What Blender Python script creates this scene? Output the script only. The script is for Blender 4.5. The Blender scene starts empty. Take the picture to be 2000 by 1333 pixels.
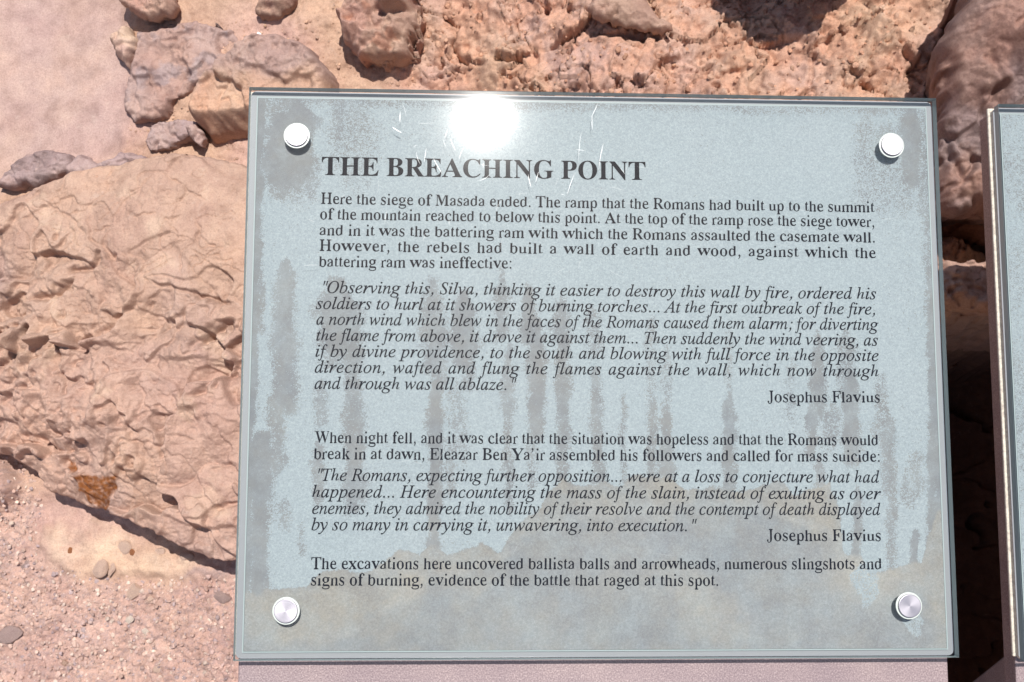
import bpy, bmesh, math, random, json
import numpy as np
from mathutils import Matrix, Vector

scene = bpy.context.scene
C = scene.collection

# measured geometry (metres): sign plate frame, rock slope frame, outlines on the slope, print positions on the plate
DATA = json.loads(r'''{"plate_o":[-0.23576,0.28478,0.56558],
"plate_x":[0.99892,0.01694,-0.04337],
"plate_y":[0.00142,0.92,0.39192],
"plate_z":[0.04653,-0.39155,0.91898],
"plate_h":0.5016,"sun":[0.06633,-0.10105,0.99267],
"slope_o":[0.0,0.86,0.11044],
"slope_u":[0.99298,-0.04653,0.10878],
"slope_v":[-0.0,0.91943,0.39326],
"slope_n":[-0.11831,-0.39049,0.91297],
"text":[["b",0.06439,0.42428,0.35781,0.42359,"THE BREACHING POINT",25.4],["r",0.06446,0.39792,0.56751,0.39615,"Here the siege of Masada ended. The ramp that the Romans had built up to the summit",15.6],["r",0.06383,0.38381,0.56751,0.38253,"of the mountain reached to below this point. At the top of the ramp rose the siege tower,",15.6],["r",0.06367,0.36929,0.56772,0.36809,"and in it was the battering ram with which the Romans assaulted the casemate wall.",15.6],["r",0.06396,0.35519,0.56746,0.3537,"However, the rebels had built a wall of earth and wood, against which the",15.6],["r",0.0638,0.34076,0.23669,0.3408,"battering ram was ineffective:",15.6],["i",0.06518,0.31737,0.56685,0.31594,"\"Observing this, Silva, thinking it easier to destroy this wall by fire, ordered his",15.6],["i",0.06276,0.30294,0.56612,0.30189,"soldiers to hurl at it showers of burning torches... At the first outbreak of the fire,",15.6],["i",0.06305,0.28886,0.56727,0.28771,"a north wind which blew in the faces of the Romans caused them alarm; for diverting",15.6],["i",0.06312,0.27464,0.56701,0.27357,"the flame from above, it drove it against them... Then suddenly the wind veering, as",15.6],["i",0.06274,0.26037,0.56722,0.25961,"if by divine providence, to the south and blowing with full force in the opposite",15.6],["i",0.06258,0.24624,0.56672,0.24559,"direction, wafted and flung the flames against the wall, which now through",15.6],["i",0.06266,0.23189,0.2391,0.23172,"and through was all ablaze.\"",15.6],["r",0.46458,0.22208,0.56684,0.22229,"Josephus Flavius",15.6],["r",0.06341,0.18454,0.56386,0.18395,"When night fell, and it was clear that the situation was hopeless and that the Romans would",15.6],["r",0.06282,0.17042,0.56543,0.1694,"break in at dawn, Eleazar Ben Ya\u2019ir assembled his followers and called for mass suicide:",15.6],["i",0.06409,0.1517,0.56362,0.15092,"\"The Romans, expecting further opposition... were at a loss to conjecture what had",15.6],["i",0.06244,0.13734,0.56403,0.13634,"happened... Here encountering the mass of the slain, instead of exulting as over",15.6],["i",0.06274,0.12311,0.56354,0.12234,"enemies, they admired the nobility of their resolve and the contempt of death displayed",15.6],["i",0.06255,0.10919,0.39798,0.10818,"by so many in carrying it, unwavering, into execution.\"",15.6],["r",0.46111,0.0998,0.56343,0.09962,"Josephus Flavius",15.6],["r",0.06276,0.0759,0.56324,0.07506,"The excavations here uncovered ballista balls and arrowheads, numerous slingshots and",15.6],["r",0.06244,0.06208,0.41795,0.06098,"signs of burning, evidence of the battle that raged at this spot.",15.6]],
"bolts":[[0.0434,0.45706],[0.58141,0.45612],[0.58176,0.04448],[0.04366,0.04175]],
"runs":[[0.07902,0.32541,0.07992,0.27731,0.01591,0.9],[0.09551,0.28655,0.09597,0.25923,0.01023,0.8],[0.09275,0.26375,0.09318,0.23882,0.00591,0.7],[0.09727,0.23568,0.09887,0.14047,0.01045,0.75],[0.06824,0.23192,0.06878,0.20495,0.00545,0.6],[0.0671,0.17813,0.06795,0.13602,0.005,0.75],[0.08597,0.31627,0.08658,0.28192,0.01364,0.9],[0.16524,0.32389,0.16562,0.28251,0.01273,0.75],[0.16779,0.29398,0.16805,0.26425,0.01,0.9],[0.17077,0.26426,0.17108,0.22793,0.00591,0.7],[0.16834,0.23244,0.16918,0.13835,0.00614,0.95],[0.16735,0.14278,0.16782,0.09203,0.00364,0.95],[0.18729,0.23254,0.18767,0.17625,0.0125,0.52],[0.19268,0.31029,0.19296,0.26441,0.01136,0.9],[0.19749,0.26444,0.19768,0.23259,0.00636,0.6],[0.18227,0.17847,0.18254,0.1428,0.00455,0.6],[0.22683,0.33838,0.22696,0.28755,0.00591,0.7],[0.23247,0.26467,0.23264,0.16965,0.00455,0.7],[0.23353,0.17414,0.23362,0.1251,0.00364,0.7],[0.25069,0.3131,0.25068,0.27854,0.00682,0.9],[0.25799,0.28779,0.25791,0.2012,0.00682,0.95],[0.25429,0.2057,0.25425,0.1429,0.005,0.6],[0.28185,0.30643,0.28131,0.15634,0.00545,0.8],[0.28002,0.30641,0.27992,0.27875,0.00818,0.7],[0.30936,0.29741,0.30917,0.26977,0.00682,0.55],[0.31132,0.24916,0.31056,0.13851,0.005,0.75],[0.31307,0.17435,0.31285,0.14298,0.00591,0.8],[0.33538,0.22876,0.33456,0.14301,0.00318,0.6],[0.36088,0.29319,0.35992,0.21522,0.005,0.5],[0.36129,0.21522,0.36039,0.14305,0.005,0.75],[0.37395,0.27021,0.37319,0.21528,0.00545,0.5],[0.37307,0.20619,0.37219,0.14306,0.00591,0.9],[0.43112,0.2891,0.43001,0.23381,0.00364,0.5],[0.43001,0.23381,0.42819,0.14314,0.00409,0.85],[0.48665,0.26173,0.48545,0.21578,0.00409,0.42],[0.51151,0.28506,0.50951,0.21589,0.00636,0.75],[0.50408,0.22044,0.50317,0.18849,0.00409,0.8],[0.5097,0.17489,0.50859,0.1365,0.00455,0.7],[0.52248,0.21594,0.52179,0.1931,0.00773,0.55],[0.53847,0.28061,0.53699,0.23437,0.00955,0.6],[0.54054,0.2436,0.53847,0.17951,0.00773,0.85],[0.56853,0.24376,0.56706,0.2024,0.00682,0.6],[0.57327,0.207,0.5713,0.15238,0.00591,0.7],[0.54283,0.1433,0.54084,0.08283,0.00341,0.9],[0.57553,0.17961,0.57192,0.08056,0.00409,0.62],[0.59253,0.10287,0.59141,0.07386,0.00318,0.9],[0.03409,0.33649,0.03666,0.22725,0.01136,0.86],[0.02942,0.23171,0.03095,0.16914,0.00909,0.75],[0.01349,0.33169,0.01467,0.28594,0.00318,0.7],[0.0252,0.18691,0.02674,0.12498,0.00909,0.45],[0.05434,0.11182,0.05482,0.08994,0.00318,0.6],[0.03881,0.13599,0.03938,0.11182,0.00591,0.6],[0.01268,0.19133,0.01626,0.05526,0.00409,1.0],[0.01811,0.18689,0.01925,0.14258,0.01,1.0],[0.01749,0.14257,0.01964,0.05958,0.00682,0.95],[0.04161,0.48414,0.04278,0.43208,0.01818,1.0],[0.02586,0.47201,0.02689,0.42951,0.01591,1.0],[0.05114,0.46765,0.05195,0.42985,0.00545,0.8],[0.03372,0.4296,0.03393,0.42021,0.01364,0.7],[0.09175,0.50887,0.09308,0.43042,0.025,0.47],[0.07813,0.49667,0.07874,0.46333,0.00682,0.58],[0.03217,0.4959,0.03256,0.47924,0.02045,0.62],[0.05413,0.43459,0.05463,0.4111,0.00591,0.7],[0.05752,0.42522,0.05791,0.40645,0.00545,0.55],[0.60425,0.49323,0.60212,0.43745,0.01,0.95],[0.58288,0.47343,0.58209,0.45164,0.01136,0.5],[0.56175,0.48525,0.55963,0.42245,0.01591,0.45],[0.61503,0.43762,0.61332,0.39441,0.00455,0.5],[0.58387,0.43479,0.58361,0.42757,0.02727,0.45],[0.61758,0.29987,0.61123,0.14339,0.00364,0.85],[0.61216,0.14339,0.60996,0.08944,0.00455,0.9],[0.59747,0.17058,0.59694,0.15695,0.00682,0.5],[0.5899,0.15467,0.58921,0.13659,0.005,0.5]],
"dry":[[-0.00347,0.05963],[0.01632,0.0531],[0.03361,0.05955],[0.05116,0.05734],[0.05982,0.06166],[0.07271,0.07467],[0.11233,0.0733],[0.13859,0.08987],[0.14742,0.09205],[0.15635,0.08547],[0.1651,0.09774],[0.17851,0.08764],[0.20957,0.0986],[0.22298,0.08759],[0.23633,0.1052],[0.2408,0.11625],[0.25873,0.12512],[0.26775,0.14292],[0.2813,0.1541],[0.29933,0.14743],[0.31744,0.15193],[0.33096,0.14524],[0.34469,0.1587],[0.37193,0.15651],[0.38992,0.14309],[0.41733,0.14761],[0.44463,0.14316],[0.47231,0.1522],[0.4903,0.13873],[0.51825,0.15228],[0.52662,0.12528],[0.53008,0.08951],[0.54374,0.08727],[0.55237,0.0717],[0.56152,0.07168],[0.57084,0.07611],[0.58928,0.07831],[0.59856,0.08053],[0.60636,0.10287],[0.61512,0.12534],[0.63523,0.12986]],
"clear_spots":[[0.54841,0.06283,0.014],[0.59181,0.02517,0.009]],
"arc":[[-0.0021,0.01147],[0.06086,0.01292],[0.0956,0.02266],[0.13033,0.04631],[0.17425,0.06577],[0.21854,0.08321],[0.25871,0.10519],[0.30371,0.12515],[0.37159,0.13188],[0.43977,0.12971],[0.50787,0.11184],[0.55282,0.08504],[0.59716,0.04501],[0.63193,0.00084]],
"glint":[0.20998,0.47657],
"reg":{"plaster":[[-1.0493,0.674],[-0.6102,0.6491],[-0.5984,0.4787],[-0.5875,0.4066],[-0.5929,0.3398],[-0.6095,0.2973],[-0.653,0.287],[-0.6938,0.2986],[-0.7338,0.2897],[-0.7726,0.2555],[-1.0169,0.2073]],
"bank":[[-0.2228,0.6758],[0.6342,0.6225],[0.6001,-0.1695],[0.0071,-0.168],[-0.0932,0.3071],[-0.1516,0.3461],[-0.1888,0.3922],[-0.2049,0.4831]],
"pit":[[0.3529,0.0292],[0.58,0.0296],[0.6103,0.0375],[0.9477,0.0383],[0.8929,-0.7994],[0.3321,-0.824]],
"notch":[[0.4945,0.1813],[0.9562,0.1685],[0.9511,0.0894],[0.492,0.1065]],
"gravel":[[-0.9948,-0.111],[-0.7528,-0.1199],[-0.7022,-0.1869],[-0.6763,-0.2383],[-0.6978,-0.2748],[-0.6725,-0.3182],[-0.5871,-0.3355],[-0.5109,-0.342],[-0.4211,-0.3305],[-0.2882,-0.3083],[-0.0686,-0.777],[-0.9461,-0.8116]],
"apron":[[-1.081,-0.0569],[-0.7449,-0.1215],[-0.7184,-0.1758],[-0.7031,-0.2001],[-0.7099,-0.22],[-0.7392,-0.2311],[-1.0662,-0.2541]],
"cream":[[-0.6869,-0.2602],[-0.6452,-0.2382],[-0.5907,-0.249],[-0.5131,-0.2812],[-0.4368,-0.3058],[-0.3992,-0.3126],[-0.3987,-0.3304],[-0.4885,-0.3347],[-0.5492,-0.3302],[-0.6412,-0.3266],[-0.6772,-0.3002]],
"midsand":[[-0.5825,0.3199],[-0.5388,0.4283],[-0.3826,0.4925],[-0.2753,0.5902],[-0.1517,0.5835],[-0.18,0.39],[-0.2244,0.3073],[-0.3921,0.2593],[-0.5651,0.2803]],
"lilac":[[-0.4891,-0.3183],[-0.4366,-0.3129],[-0.3769,-0.3089],[-0.3764,-0.3302],[-0.4359,-0.3342],[-0.4811,-0.3296]]},"rock":{"boulder":{"o":[[-0.7783,0.1744],[-0.7104,0.1992],[-0.6654,0.2156],[-0.6056,0.2374],[-0.5308,0.2498],[-0.4713,0.2581],[-0.4119,0.254],[-0.3599,0.237],[-0.2725,0.2314],[-0.2388,-0.0308],[-0.2473,-0.3225],[-0.3172,-0.3138],[-0.3632,-0.3014],[-0.4022,-0.2976],[-0.4419,-0.2823],[-0.4821,-0.26],[-0.5187,-0.2465],[-0.5554,-0.237],[-0.5923,-0.2274],[-0.6417,-0.2101],[-0.6622,-0.1844],[-0.7145,-0.1527],[-0.7604,-0.1384]],
"h":0.092},"dark_mauve_rock":{"o":[[-0.7704,0.2435],[-0.7499,0.2679],[-0.7202,0.2865],[-0.6885,0.2956],[-0.6625,0.2869],[-0.6491,0.2741],[-0.6525,0.261],[-0.68,0.2517],[-0.7017,0.2369],[-0.726,0.2407],[-0.7497,0.2336]],
"h":0.01},"ridge_rock":{"o":[[-0.6644,0.259],[-0.644,0.2848],[-0.6279,0.2788],[-0.6156,0.2714],[-0.5807,0.2874],[-0.545,0.2831],[-0.5367,0.2705],[-0.6071,0.2557],[-0.6464,0.2492]],
"h":0.01},"mauve_rock":{"o":[[-0.5656,0.4726],[-0.5119,0.4844],[-0.4566,0.4834],[-0.4154,0.4673],[-0.3943,0.4398],[-0.3999,0.4143],[-0.4229,0.402],[-0.454,0.3971],[-0.4961,0.3676],[-0.5149,0.3434],[-0.5366,0.3334],[-0.5603,0.3342],[-0.5824,0.3537],[-0.5797,0.3865],[-0.5711,0.4097],[-0.5675,0.4411]],
"h":0.012},"pale_rock":{"o":[[-0.5997,0.4654],[-0.5804,0.4836],[-0.5613,0.4637],[-0.5573,0.4413],[-0.5754,0.4169],[-0.5939,0.439]],
"h":0.01},"capping_stone":{"o":[[-0.5869,0.5144],[-0.5765,0.5552],[-0.5091,0.5557],[-0.4947,0.5052],[-0.5027,0.4852],[-0.5301,0.4802],[-0.554,0.4868],[-0.5719,0.4979]],
"h":0.025},"orange_rock":{"o":[[-0.4693,0.3371],[-0.457,0.37],[-0.4383,0.3949],[-0.4152,0.4072],[-0.3773,0.4406],[-0.3309,0.4448],[-0.2843,0.4226],[-0.253,0.3812],[-0.2666,0.2901],[-0.3814,0.3032],[-0.4084,0.301],[-0.4416,0.2991],[-0.4578,0.3197]],
"h":0.012},"low_orange_stone":{"o":[[-0.4799,0.2618],[-0.4624,0.2703],[-0.4277,0.2631],[-0.406,0.2519],[-0.4102,0.2392],[-0.4331,0.2406],[-0.454,0.2473],[-0.4696,0.2539]],
"h":0.03},"grey_stone":{"o":[[-0.4765,0.3203],[-0.4603,0.3228],[-0.449,0.3078],[-0.453,0.2896],[-0.468,0.2977]],
"h":0.02},"flat_mauve_stone":{"o":[[-0.5465,0.3035],[-0.5316,0.3254],[-0.4911,0.3348],[-0.4612,0.3291],[-0.47,0.3109],[-0.5052,0.2905],[-0.5381,0.29]],
"h":0.012},"brown_stone":{"o":[[-0.3789,0.4915],[-0.3658,0.5277],[-0.3195,0.5333],[-0.3165,0.5057],[-0.3286,0.4922],[-0.3454,0.4829],[-0.3701,0.4833]],
"h":0.018},"round_rock":{"o":[[-0.2453,0.463],[-0.2301,0.5023],[-0.1928,0.5312],[-0.1365,0.5322],[-0.1343,0.4518],[-0.1466,0.4182],[-0.1799,0.4038],[-0.2136,0.4082],[-0.2357,0.432]],
"h":0.035},"slab_rock":{"o":[[0.1164,0.4353],[0.1305,0.4721],[0.1822,0.4767],[0.1955,0.4401],[0.219,0.4147],[0.227,0.403],[0.2133,0.3979],[0.1677,0.4071],[0.1369,0.4142],[0.1232,0.4235]],
"h":0.1},"overhang_rock":{"o":[[0.3089,0.539],[0.4944,0.5277],[0.4672,0.447],[0.4499,0.4381],[0.4358,0.4179],[0.4052,0.4175],[0.3896,0.4084],[0.3711,0.4094],[0.353,0.4234],[0.3429,0.4437],[0.326,0.4645]],
"h":0.22},"block":{"o":[[0.5647,0.4053],[0.5528,0.341],[0.5325,0.3204],[0.5256,0.29],[0.5267,0.2595],[0.5314,0.235],[0.5276,0.1989],[0.5248,0.157],[0.5267,0.12],[0.5478,0.1129],[0.5814,0.1149],[0.7239,0.104],[1.0903,0.0827],[1.1158,0.3761]],
"h":0.28},"layer_rock":{"o":[[0.5564,0.1831],[0.753,0.1809],[0.7498,0.1205],[0.6427,0.1182],[0.5543,0.1294]],
"h":0.03},"ledge_rock":{"o":[[0.5007,0.0555],[0.542,0.0668],[0.5592,0.0604],[0.594,0.0638],[1.1224,0.045],[1.1152,-0.0386],[0.5798,0.0029],[0.4992,0.0153]],
"h":0.222}},"cracks":[[[[-0.657,0.0522],[-0.6361,0.0569],[-0.6138,0.0615],[-0.5993,0.0728],[-0.5878,0.0827]],0.007,0.022,0.008,0.012],[[[-0.5999,0.0851],[-0.5943,0.0958],[-0.5814,0.0919],[-0.5666,0.0952],[-0.5521,0.1043],[-0.5448,0.1078]],0.004,0.016,0.006,0.008],[[[-0.6412,0.0859],[-0.6232,0.1037],[-0.6176,0.1123]],0.002,0.006,0.003,0.008],[[[-0.4805,0.0755],[-0.4655,0.068],[-0.4493,0.0656],[-0.4213,0.0579],[-0.3918,0.0475],[-0.3626,0.0413]],0.0022,0.012,0.007,0.014],[[[-0.5516,0.0374],[-0.5342,0.0286],[-0.5141,0.0268],[-0.4955,0.0422],[-0.4873,0.0592]],0.004,0.01,0.014,0.018],[[[-0.4862,0.0292],[-0.4831,0.0434],[-0.472,0.0418]],0.003,0.008,0.004,0.008],[[[-0.3562,0.0186],[-0.3749,0.0132],[-0.3905,0.0029],[-0.4033,-0.0061],[-0.4115,-0.02]],0.006,0.022,0.012,0.016],[[[-0.4202,-0.0213],[-0.4119,-0.0088],[-0.4084,-0.006]],0.003,0.01,0.004,0.008],[[[-0.6504,0.1979],[-0.6361,0.1858],[-0.6036,0.1688],[-0.5738,0.1425],[-0.5621,0.1313],[-0.5431,0.1222]],0.0012,0.005,0.002,0.008],[[[-0.543,0.12],[-0.5337,0.1104],[-0.517,0.1014]],0.0015,0.005,0.003,0.008],[[[-0.6856,0.1709],[-0.6645,0.1763],[-0.6437,0.186],[-0.6331,0.1857]],0.0016,0.005,0.003,0.009],[[[-0.6177,0.2316],[-0.6146,0.2131],[-0.6294,0.2047]],0.0012,0.004,0.002,0.008],[[[-0.4843,0.2239],[-0.4928,0.2096],[-0.5161,0.1956]],0.0011,0.003,0.002,0.008],[[[-0.5161,0.1956],[-0.54,0.1744],[-0.5578,0.153]],0.001,0.002,0.001,0.008],[[[-0.4711,0.2272],[-0.4408,0.208],[-0.4181,0.1914],[-0.4032,0.1852]],0.0012,0.005,0.002,0.008],[[[-0.5612,0.1458],[-0.5464,0.1476],[-0.5352,0.1488]],0.0014,0.004,0.002,0.007],[[[-0.506,0.164],[-0.4875,0.1657],[-0.4704,0.1667]],0.0013,0.003,0.002,0.007],[[[-0.4612,0.1564],[-0.4465,0.1574],[-0.4393,0.1645]],0.0013,0.003,0.002,0.007],[[[-0.7172,0.1622],[-0.7057,0.1611]],0.002,0.006,0.003,0.007],[[[-0.7021,0.1655],[-0.6934,0.1741]],0.003,0.008,0.004,0.007],[[[-0.3991,0.0476],[-0.3807,0.0402],[-0.3627,0.0427]],0.003,0.012,0.005,0.009],[[[-0.4119,-0.0073],[-0.4037,0.0066],[-0.3836,0.0134],[-0.3621,0.0236]],0.002,0.006,0.003,0.009],[[[-0.4561,0.0074],[-0.4384,0.0249],[-0.4242,0.0353]],0.003,0.004,0.01,0.014],[[[-0.4849,-0.0077],[-0.4635,0.0075]],0.002,0.003,0.005,0.012],[[[-0.6618,-0.0339],[-0.636,-0.0256],[-0.6025,-0.0232],[-0.5838,-0.0263]],0.002,0.006,0.004,0.009],[[[-0.7068,-0.0355],[-0.6918,-0.035],[-0.6738,-0.0194],[-0.6617,-0.0053]],0.005,0.014,0.01,0.012],[[[-0.687,-0.055],[-0.6684,-0.0524],[-0.6674,-0.041]],0.006,0.016,0.008,0.01],[[[-0.6475,-0.0504],[-0.6496,-0.0383],[-0.6415,-0.0184]],0.004,0.012,0.006,0.009],[[[-0.6599,-0.0716],[-0.6517,-0.0554],[-0.6421,-0.0541]],0.005,0.014,0.006,0.009],[[[-0.704,-0.089],[-0.6956,-0.0784],[-0.6807,-0.075]],0.005,0.012,0.008,0.01],[[[-0.7074,-0.0247],[-0.7002,-0.0177],[-0.6855,-0.0107]],0.003,0.01,0.004,0.008],[[[-0.6606,0.0177],[-0.679,0.0108],[-0.687,0.0181]],0.003,0.01,0.005,0.008],[[[-0.7116,0.0546],[-0.7051,0.0473],[-0.7082,0.0618]],0.004,0.012,0.004,0.008],[[[-0.6325,-0.0506],[-0.6086,-0.053],[-0.5866,-0.0461]],0.002,0.006,0.004,0.008],[[[-0.5581,-0.0195],[-0.5324,-0.0156],[-0.5123,-0.0215]],0.0016,0.005,0.004,0.009],[[[-0.4132,-0.0844],[-0.3954,-0.0762],[-0.3816,-0.0533]],0.004,0.014,0.006,0.01],[[[-0.3845,-0.0777],[-0.3742,-0.0604],[-0.3675,-0.043]],0.003,0.01,0.004,0.009],[[[-0.5062,-0.1242],[-0.4919,-0.1152],[-0.4872,-0.1047],[-0.4848,-0.0908]],0.0025,0.008,0.006,0.01],[[[-0.3965,-0.0391],[-0.3747,-0.0443],[-0.3672,-0.0535]],0.002,0.006,0.004,0.008],[[[-0.6329,-0.0114],[-0.6487,-0.0255]],0.003,0.01,0.005,0.008],[[[-0.6261,0.0028],[-0.6038,0.0061],[-0.5952,0.0131]],0.003,0.009,0.006,0.009],[[[-0.516,-0.1533],[-0.5075,-0.1464],[-0.491,-0.1409]],0.0016,0.005,0.004,0.008],[[[-0.5154,-0.1672],[-0.5113,-0.1603]],0.002,0.006,0.003,0.007],[[[-0.3923,-0.1799],[-0.3711,-0.1731],[-0.3583,-0.1711]],0.0018,0.006,0.004,0.009],[[[-0.4333,-0.1329],[-0.4078,-0.1399]],0.0016,0.005,0.003,0.008],[[[-0.6036,-0.1635],[-0.5892,-0.1545],[-0.5822,-0.1461]],0.002,0.006,0.004,0.008],[[[-0.5939,-0.1321],[-0.5833,-0.1216],[-0.5802,-0.1076]],0.003,0.008,0.005,0.008],[[[-0.6549,-0.1739],[-0.6323,-0.1809]],0.002,0.004,0.003,0.008],[[[-0.3871,-0.236],[-0.3766,-0.2291],[-0.3643,-0.2121]],0.0025,0.007,0.004,0.008]],
"rust":[[[-0.5888,-0.1913],[-0.5744,-0.1829],[-0.552,-0.1893],[-0.5229,-0.1837],[-0.5317,-0.2018],[-0.5457,-0.2192],[-0.5566,-0.2379],[-0.5718,-0.2261],[-0.5828,-0.2102]],[[-0.6115,-0.1639],[-0.6009,-0.1689],[-0.5916,-0.1794],[-0.5927,-0.1864],[-0.6019,-0.1794]]],
"bank_cracks":[[[[-0.0302,0.4132],[0.0014,0.4046],[0.0259,0.4078]],0.005,0.02,0.018,0.018],[[[0.0643,0.4133],[0.0782,0.4169],[0.1025,0.4244],[0.1164,0.4339]],0.006,0.025,0.022,0.02],[[[0.1162,0.4152],[0.1437,0.4103],[0.1848,0.402],[0.2221,0.3961]],0.005,0.02,0.0,0.014],[[[0.2782,0.3232],[0.2863,0.3285],[0.2847,0.3124]],0.003,0.015,0.004,0.008],[[[0.0259,0.3546],[0.0536,0.3406],[0.0813,0.3466]],0.004,0.006,0.012,0.018],[[[0.1022,0.3836],[0.1159,0.3709],[0.1126,0.3903]],0.003,0.01,0.004,0.008],[[[0.3922,0.3604],[0.4189,0.3719],[0.4524,0.3913],[0.4788,0.3985]],0.004,0.004,0.012,0.02],[[[0.4005,0.3045],[0.4081,0.3389],[0.4124,0.3735]],0.004,0.01,0.004,0.009],[[[0.4744,0.3051],[0.4783,0.3429],[0.4844,0.3704]],0.005,0.012,0.005,0.009],[[[0.4581,0.3646],[0.4721,0.3918],[0.4985,0.4011]],0.004,0.01,0.006,0.01],[[[0.3003,0.4209],[0.3135,0.4096],[0.3335,0.4052]],0.004,0.012,0.01,0.012],[[[0.1738,0.3415],[0.192,0.3322],[0.2111,0.3364]],0.003,0.006,0.008,0.014],[[[-0.0231,0.3927],[0.0014,0.3844],[0.0189,0.3923]],0.004,0.008,0.01,0.014],[[[-0.0727,0.4239],[-0.0549,0.41],[-0.0373,0.4063]],0.004,0.01,0.01,0.014],[[[0.5104,0.3692],[0.5224,0.3411],[0.5415,0.3334]],0.004,0.012,0.008,0.012],[[[0.5057,0.4182],[0.4988,0.4081],[0.4939,0.4174]],0.004,0.012,0.006,0.009]],
"block_cracks":[[[[0.5374,0.2016],[0.5402,0.1745],[0.5495,0.1533],[0.56,0.1369]],0.003,0.018,0.006,0.012],[[[0.567,0.2337],[0.5841,0.2379],[0.5982,0.2385]],0.003,0.012,0.01,0.014],[[[0.5288,0.2001],[0.5356,0.1999],[0.5383,0.2106]],0.004,0.012,0.005,0.009],[[[0.5595,0.1262],[0.576,0.1186],[0.5872,0.1207]],0.004,0.012,0.01,0.014],[[[0.5425,0.1208],[0.5512,0.1276],[0.5597,0.1309]],0.002,0.008,0.004,0.009],[[[0.5886,0.3393],[0.6023,0.3282],[0.6161,0.3215],[0.6184,0.3104]],0.003,0.01,0.006,0.01],[[[0.5958,0.2477],[0.6072,0.2514],[0.6214,0.2557]],0.002,0.008,0.005,0.01],[[[0.6142,0.2802],[0.6233,0.295]],0.005,0.016,0.004,0.009],[[[0.5396,0.3262],[0.5489,0.3442],[0.5554,0.3624]],0.008,0.03,0.003,0.01],[[[0.5307,0.2472],[0.5351,0.2713],[0.5313,0.2898]],0.006,0.02,0.004,0.01],[[[0.5475,0.3105],[0.5792,0.3183],[0.6149,0.2953]],0.0015,0.004,0.002,0.01]],
"stones":[["pale cream pointed stone on the gravel just below the long shadow",-0.5864,-0.3171,0.01863333333333333,0.022933333333333333,"cream"],["pale cream squarish stone half sunk in the gravel, largest of the loose ones",-0.5388,-0.3502,0.020783333333333334,0.021500000000000002,"cream"],["flat mauve grey stone on the gravel at the left edge of the photo",-0.7238,-0.4114,0.03726666666666666,0.021500000000000002,"mauve"],["thin upright cream chip right beside the pointed cream stone",-0.5711,-0.3198,0.0086,0.0172,"cream"],["small pinkish white stone tucked under the boulder shadow beside a short crack",-0.5549,-0.2882,0.0172,0.015766666666666665,"cream"],["small cream stone on bedrock between two shadows under the boulder",-0.5047,-0.2929,0.014333333333333333,0.010750000000000001,"cream"],["flat cream stone touching the boulder bottom edge next to the sign",-0.4624,-0.3005,0.01863333333333333,0.010750000000000001,"cream"],["lilac stone on the gravel near the left side of the sign",-0.4084,-0.3566,0.021500000000000002,0.0172,"mauve"],["small cream chip directly right of the squarish cream stone",-0.5181,-0.3606,0.011466666666666667,0.010033333333333333,"cream"],["tiny white angular chip in the middle of the gravel",-0.5434,-0.3892,0.010750000000000001,0.010033333333333333,"white"],["tiny white chip beside the middle of the gravel, right of another",-0.5224,-0.4058,0.010033333333333333,0.009316666666666666,"white"],["small pale chip on the gravel closest to the sign frame",-0.4424,-0.3872,0.007883333333333332,0.007883333333333332,"white"],["pinkish pebble in the gravel below the pale cream squarish stone",-0.6407,-0.4513,0.011466666666666667,0.010033333333333333,"tan"],["pale round pebble at the bottom of the photo left of the sign",-0.5033,-0.4574,0.010750000000000001,0.009316666666666666,"cream"],["dusty grey stone at the left of the gravel above the flat mauve one",-0.7009,-0.3143,0.0172,0.0129,"mauve"],["small reddish pebble on the cream bedrock below the boulder",-0.5425,-0.2946,0.007166666666666667,0.007883333333333332,"red"],["small dark square pebble on sand above the sign corner, beside the boulder",-0.4107,0.2517,0.005016666666666667,0.005016666666666667,"dark"],["tiny orange pebble on the cream bedrock at the left",-0.6333,-0.293,0.00645,0.0086,"red"]],
"scrap":[-0.3761,0.4608]}''')
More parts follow.
